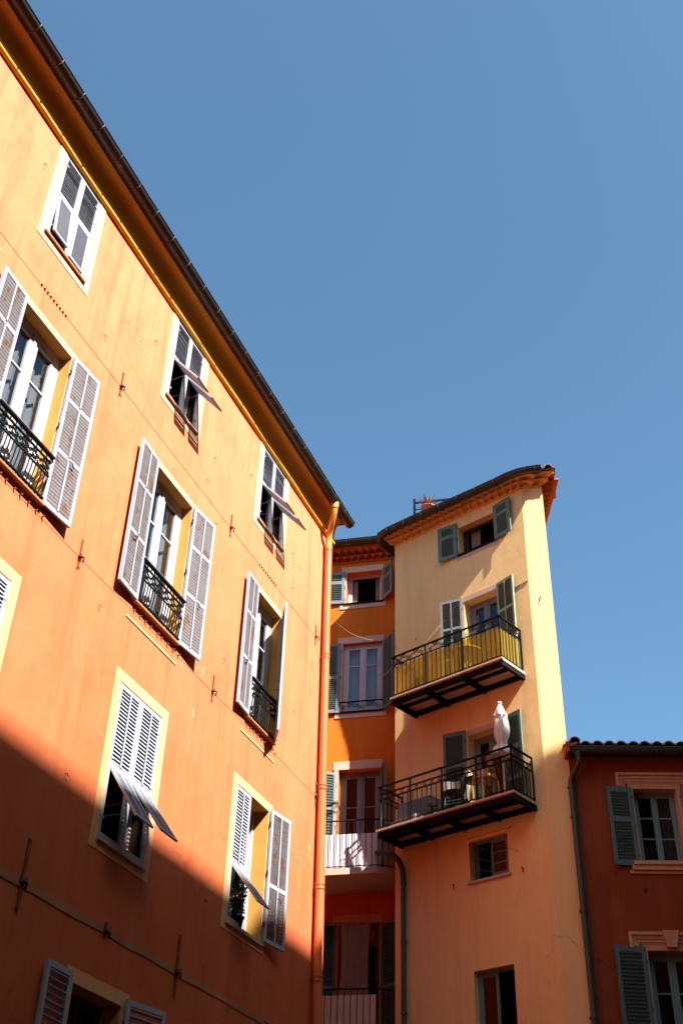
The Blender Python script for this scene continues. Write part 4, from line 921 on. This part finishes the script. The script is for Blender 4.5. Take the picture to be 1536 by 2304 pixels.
def hood(wi, u0, u1, z1, key=False):
    b = MB()
    for (t0, t1, y) in ((0, .035, .02), (.035, .09, .035), (.09, .15, .055), (.15, .20, .085)):
        b.box(D, u0-.10-t1, u1+.10+t1, .0015, y, z1+.10+t0-.002, z1+.10+t1, 'trimD')
        if t0 > 0: b.box(D, u0-.10-t1, u0-.10-t0, .0015, y-.002, z1+.03, z1+.10+t0-.002, 'trimD'); b.box(D, u1+.10+t0, u1+.10+t1, .0015, y-.002, z1+.03, z1+.10+t0-.002, 'trimD')
    if key: f = D; b.face([f.P(1.40,.10,z1+.04), f.P(1.56,.10,z1+.04), f.P(1.62,.12,z1+.32), f.P(1.34,.12,z1+.32)], 'trimD'); b.face([f.P(1.34,.12,z1+.32), f.P(1.62,.12,z1+.32), f.P(1.62,.0,z1+.33), f.P(1.34,.0,z1+.33)], 'trimD'); b.face([f.P(1.40,0,z1+.04), f.P(1.40,.10,z1+.04), f.P(1.34,.12,z1+.32), f.P(1.34,0,z1+.32)], 'trimD'); b.face([f.P(1.40,0,z1+.04), f.P(1.56,0,z1+.04), f.P(1.56,.10,z1+.04), f.P(1.40,.10,z1+.04)], 'trimD')
    b.box(D, u0-.09, u0, .0015, .012, z1-1.6, z1+.10, 'trimD'); b.box(D, u1, u1+.09, .0015, .012, z1-1.6, z1+.10, 'trimD'); b.box(D, u0, u1, .0015, .012, z1, z1+.10, 'trimD')
    b.build('surround', wi)
for k, (w1_, w2_) in enumerate(((wD1, wD2), (wD3, wD4))):
    wi = window(rD, D, *w1_, 'greenDf', y=-.24, bars=(.36,.66), glmat='glassdark', st=.055, curtain='curtain' if k == 0 else None, curt_span=(.55,1)); hood(wi, w1_[0], w1_[1], w1_[3])
    s_ = MB()
    for (z0, z1, y, e) in ((8.84, 8.90, .03, .17), (8.90, 8.99, .07, .13), (8.99, 9.055, .10, .10)): s_.box(D, w1_[0]-e-.06, w1_[1]+e+.06, .0015, y, z0, z1-.002, 'trimD')
    s_.build('sill', wi)
    wi = window(rD, D, *w2_, 'greenDf', y=-.24, bars=(.70,), glmat='glassdark', st=.07); hood(wi, w2_[0], w2_[1], w2_[3], key=(k == 0))
    for (h_, z0, z1, pn) in ((w1_, 8.98, 10.48, ((0,.58),(.58,1))), (w2_, 5.5, 7.56, ((0,.22),(.22,1)))):
        shutter(rD, D, h_[0]-.04, 1, z0, z1, .47 if h_ is w1_ else .54, 174, 'greenD', 'greenD', y=.045, panels=pn, tilt=42, pitch=.062, st=.075, rail=.10, solid='gapshade', latch=True)
        shutter(rD, D, h_[1]+.06, -1, z0, z1, .47, 158, 'greenD', 'greenD', y=.045, panels=pn, tilt=42, pitch=.062, st=.075, rail=.10, solid='gapshade')
mb = MB(); mb.tube([D.P(1.16,.0,8.55), D.P(1.16,.008,8.55)], .045, 'rustdark', 8); mb.build('vent_hole', rD)

# ================================================================== tall house across the square, behind the camera (casts the big shadow)
O = Fr(A.P(-6, 16, 0), tuple(-A.X), tuple(-A.Y))
rO = thing('tall_ochre_house', 'tall ochre house closing the square behind the viewer', 'building', tuple(O.P(0, -5, 0)))
ZE = 25.08; hO = []
for i in range(-3, 9):
    for z in (3.2, 6.8, 10.4, 14, 17.6, 21): hO.append((-10+i*3.6, -8.9+i*3.6, z, z+1.9, .25))
mb = MB(); wall(mb, O, [-13, 36], [0, ZE-.1], hO, 'wallO', 'wallO', maxstep=4)
for a, b in (((-13,0),(-13,-10)), ((-13,-10),(36,-10)), ((36,-10),(36,0))): mb.face([O.P(*a,0), O.P(*b,0), O.P(*b,ZE), O.P(*a,ZE)], 'wallO')
mb.build('wall', rO)
mb = MB()
for h in hO: mb.box(O, h[0]-.05, h[1]+.05, -.30, -.25, h[2]-.05, h[3]+.05, 'dark')
mb.build('window_panel', rO)
mb = MB(); mb.box(O, -13.3, 36, -10.4, .5, ZE-.18, ZE, 'soffit')
mb.face([O.P(-13.3,.5,ZE+.001), O.P(36,.5,ZE+.001), O.P(36,-5,ZE+1.9), O.P(-13.3,-5,ZE+1.9)], 'tile'); mb.face([O.P(-13.3,-10.4,ZE+.001), O.P(-13.3,-5,ZE+1.9), O.P(36,-5,ZE+1.9), O.P(36,-10.4,ZE+.001)], 'tile')
ch = mb.build('roof', rO)
mb = MB(); mb.box(O, -13.3, -1.75, -2.5, .5, ZE-.001, ZE+.32, 'wallO'); mb.box(O, -13.4, -1.70, -2.6, .5, ZE+.32, ZE+.36, 'tile'); mb.build('shadow_ledge', ch)  # unseen raised ledge, added to lift the shadow edge on the tower
mb = MB(); mb.box(O, -1.70, .5, -2.5, .5, ZE-.001, ZE+2.6, 'wallO'); mb.box(O, -1.74, .6, -2.6, .5, ZE+2.6, ZE+2.7, 'tile'); mb.build('shadow_block', ch)  # unseen block, added to shade the lowest balcony of the recessed house
CHU = -2.62
mb = MB(); mb.box(O, CHU-.17, CHU+.17, -.1, .45, ZE+.3, ZE+.66, 'wallO'); mb.tube([O.P(CHU,.2,ZE+.66), O.P(CHU,.2,ZE+.76)], [.14,.08], 'tile', 10); mb.build('chimney', ch)

# unseen house added behind the camera to cut low sky light and reflections
Q = Fr((-8.9, -3.2, 0), (1,0,0), (0,1,0))
rQ = thing('sky_block_house', 'unseen ochre house added behind the viewer to block low sky light', 'building', (0, -8, 0))
hQ = [(1.5+i*3.4, 2.7+i*3.4, z, z+1.9, .25) for i in range(5) for z in (3.2, 6.8, 10.4, 14, 17.6)]
mb = MB(); wall(mb, Q, [0, 17.3], [0, 21], hQ, 'wallO', 'wallO', maxstep=4)
for a, b in (((0,0),(0,-9)), ((0,-9),(17.3,-9)), ((17.3,-9),(17.3,0))): mb.face([Q.P(*a,0), Q.P(*b,0), Q.P(*b,21), Q.P(*a,21)], 'wallO')
mb.build('wall', rQ)
mb = MB()
for h in hQ: mb.box(Q, h[0]-.05, h[1]+.05, -.30, -.25, h[2]-.05, h[3]+.05, 'dark')
mb.build('window_panel', rQ)
mb = MB(); mb.box(Q, -.0, 17.4, -9.4, .4, 21, 21.2, 'tile'); mb.face([Q.P(-.0,.4,21.201), Q.P(17.4,.4,21.201), Q.P(17.4,-4.5,22.6), Q.P(-.0,-4.5,22.6)], 'tile'); mb.face([Q.P(-.0,-9.4,21.201), Q.P(-.0,-4.5,22.6), Q.P(17.4,-4.5,22.6), Q.P(17.4,-9.4,21.201)], 'tile'); mb.build('roof', rQ)

# unseen house added to keep sky light out of the recess
rL = thing('lane_light_block', 'unseen ochre house added behind the long orange house to block light', 'building', (-10, 21.5, 0))
L_ = Fr((-6.2, 17.5, 0), (0,1,0), (1,0,0))
mb = MB(); wall(mb, L_, [0, 8.6], [0, 15], [(2, 3.1, z, z+1.8, .25) for z in (4, 7.4, 10.8)], 'wallO', 'wallO', maxstep=4)
for a, b in (((0,0),(0,-8)), ((0,-8),(8.6,-8)), ((8.6,-8),(8.6,0))): mb.face([L_.P(*a,0), L_.P(*b,0), L_.P(*b,15), L_.P(*a,15)], 'wallO')
mb.build('wall', rL)
mb = MB()
for z in (4, 7.4, 10.8): mb.box(L_, 1.95, 3.15, -.3, -.25, z-.05, z+1.85, 'dark')
mb.build('window_panel', rL)
mb = MB(); mb.face([L_.P(-.1,.4,15.01), L_.P(8.7,.4,15.01), L_.P(8.7,-4,16.3), L_.P(-.1,-4,16.3)], 'tile'); mb.face([L_.P(-.1,-8.4,15.01), L_.P(8.7,-8.4,15.01), L_.P(8.7,-4,16.3), L_.P(-.1,-4,16.3)], 'tile'); mb.build('roof', rL)
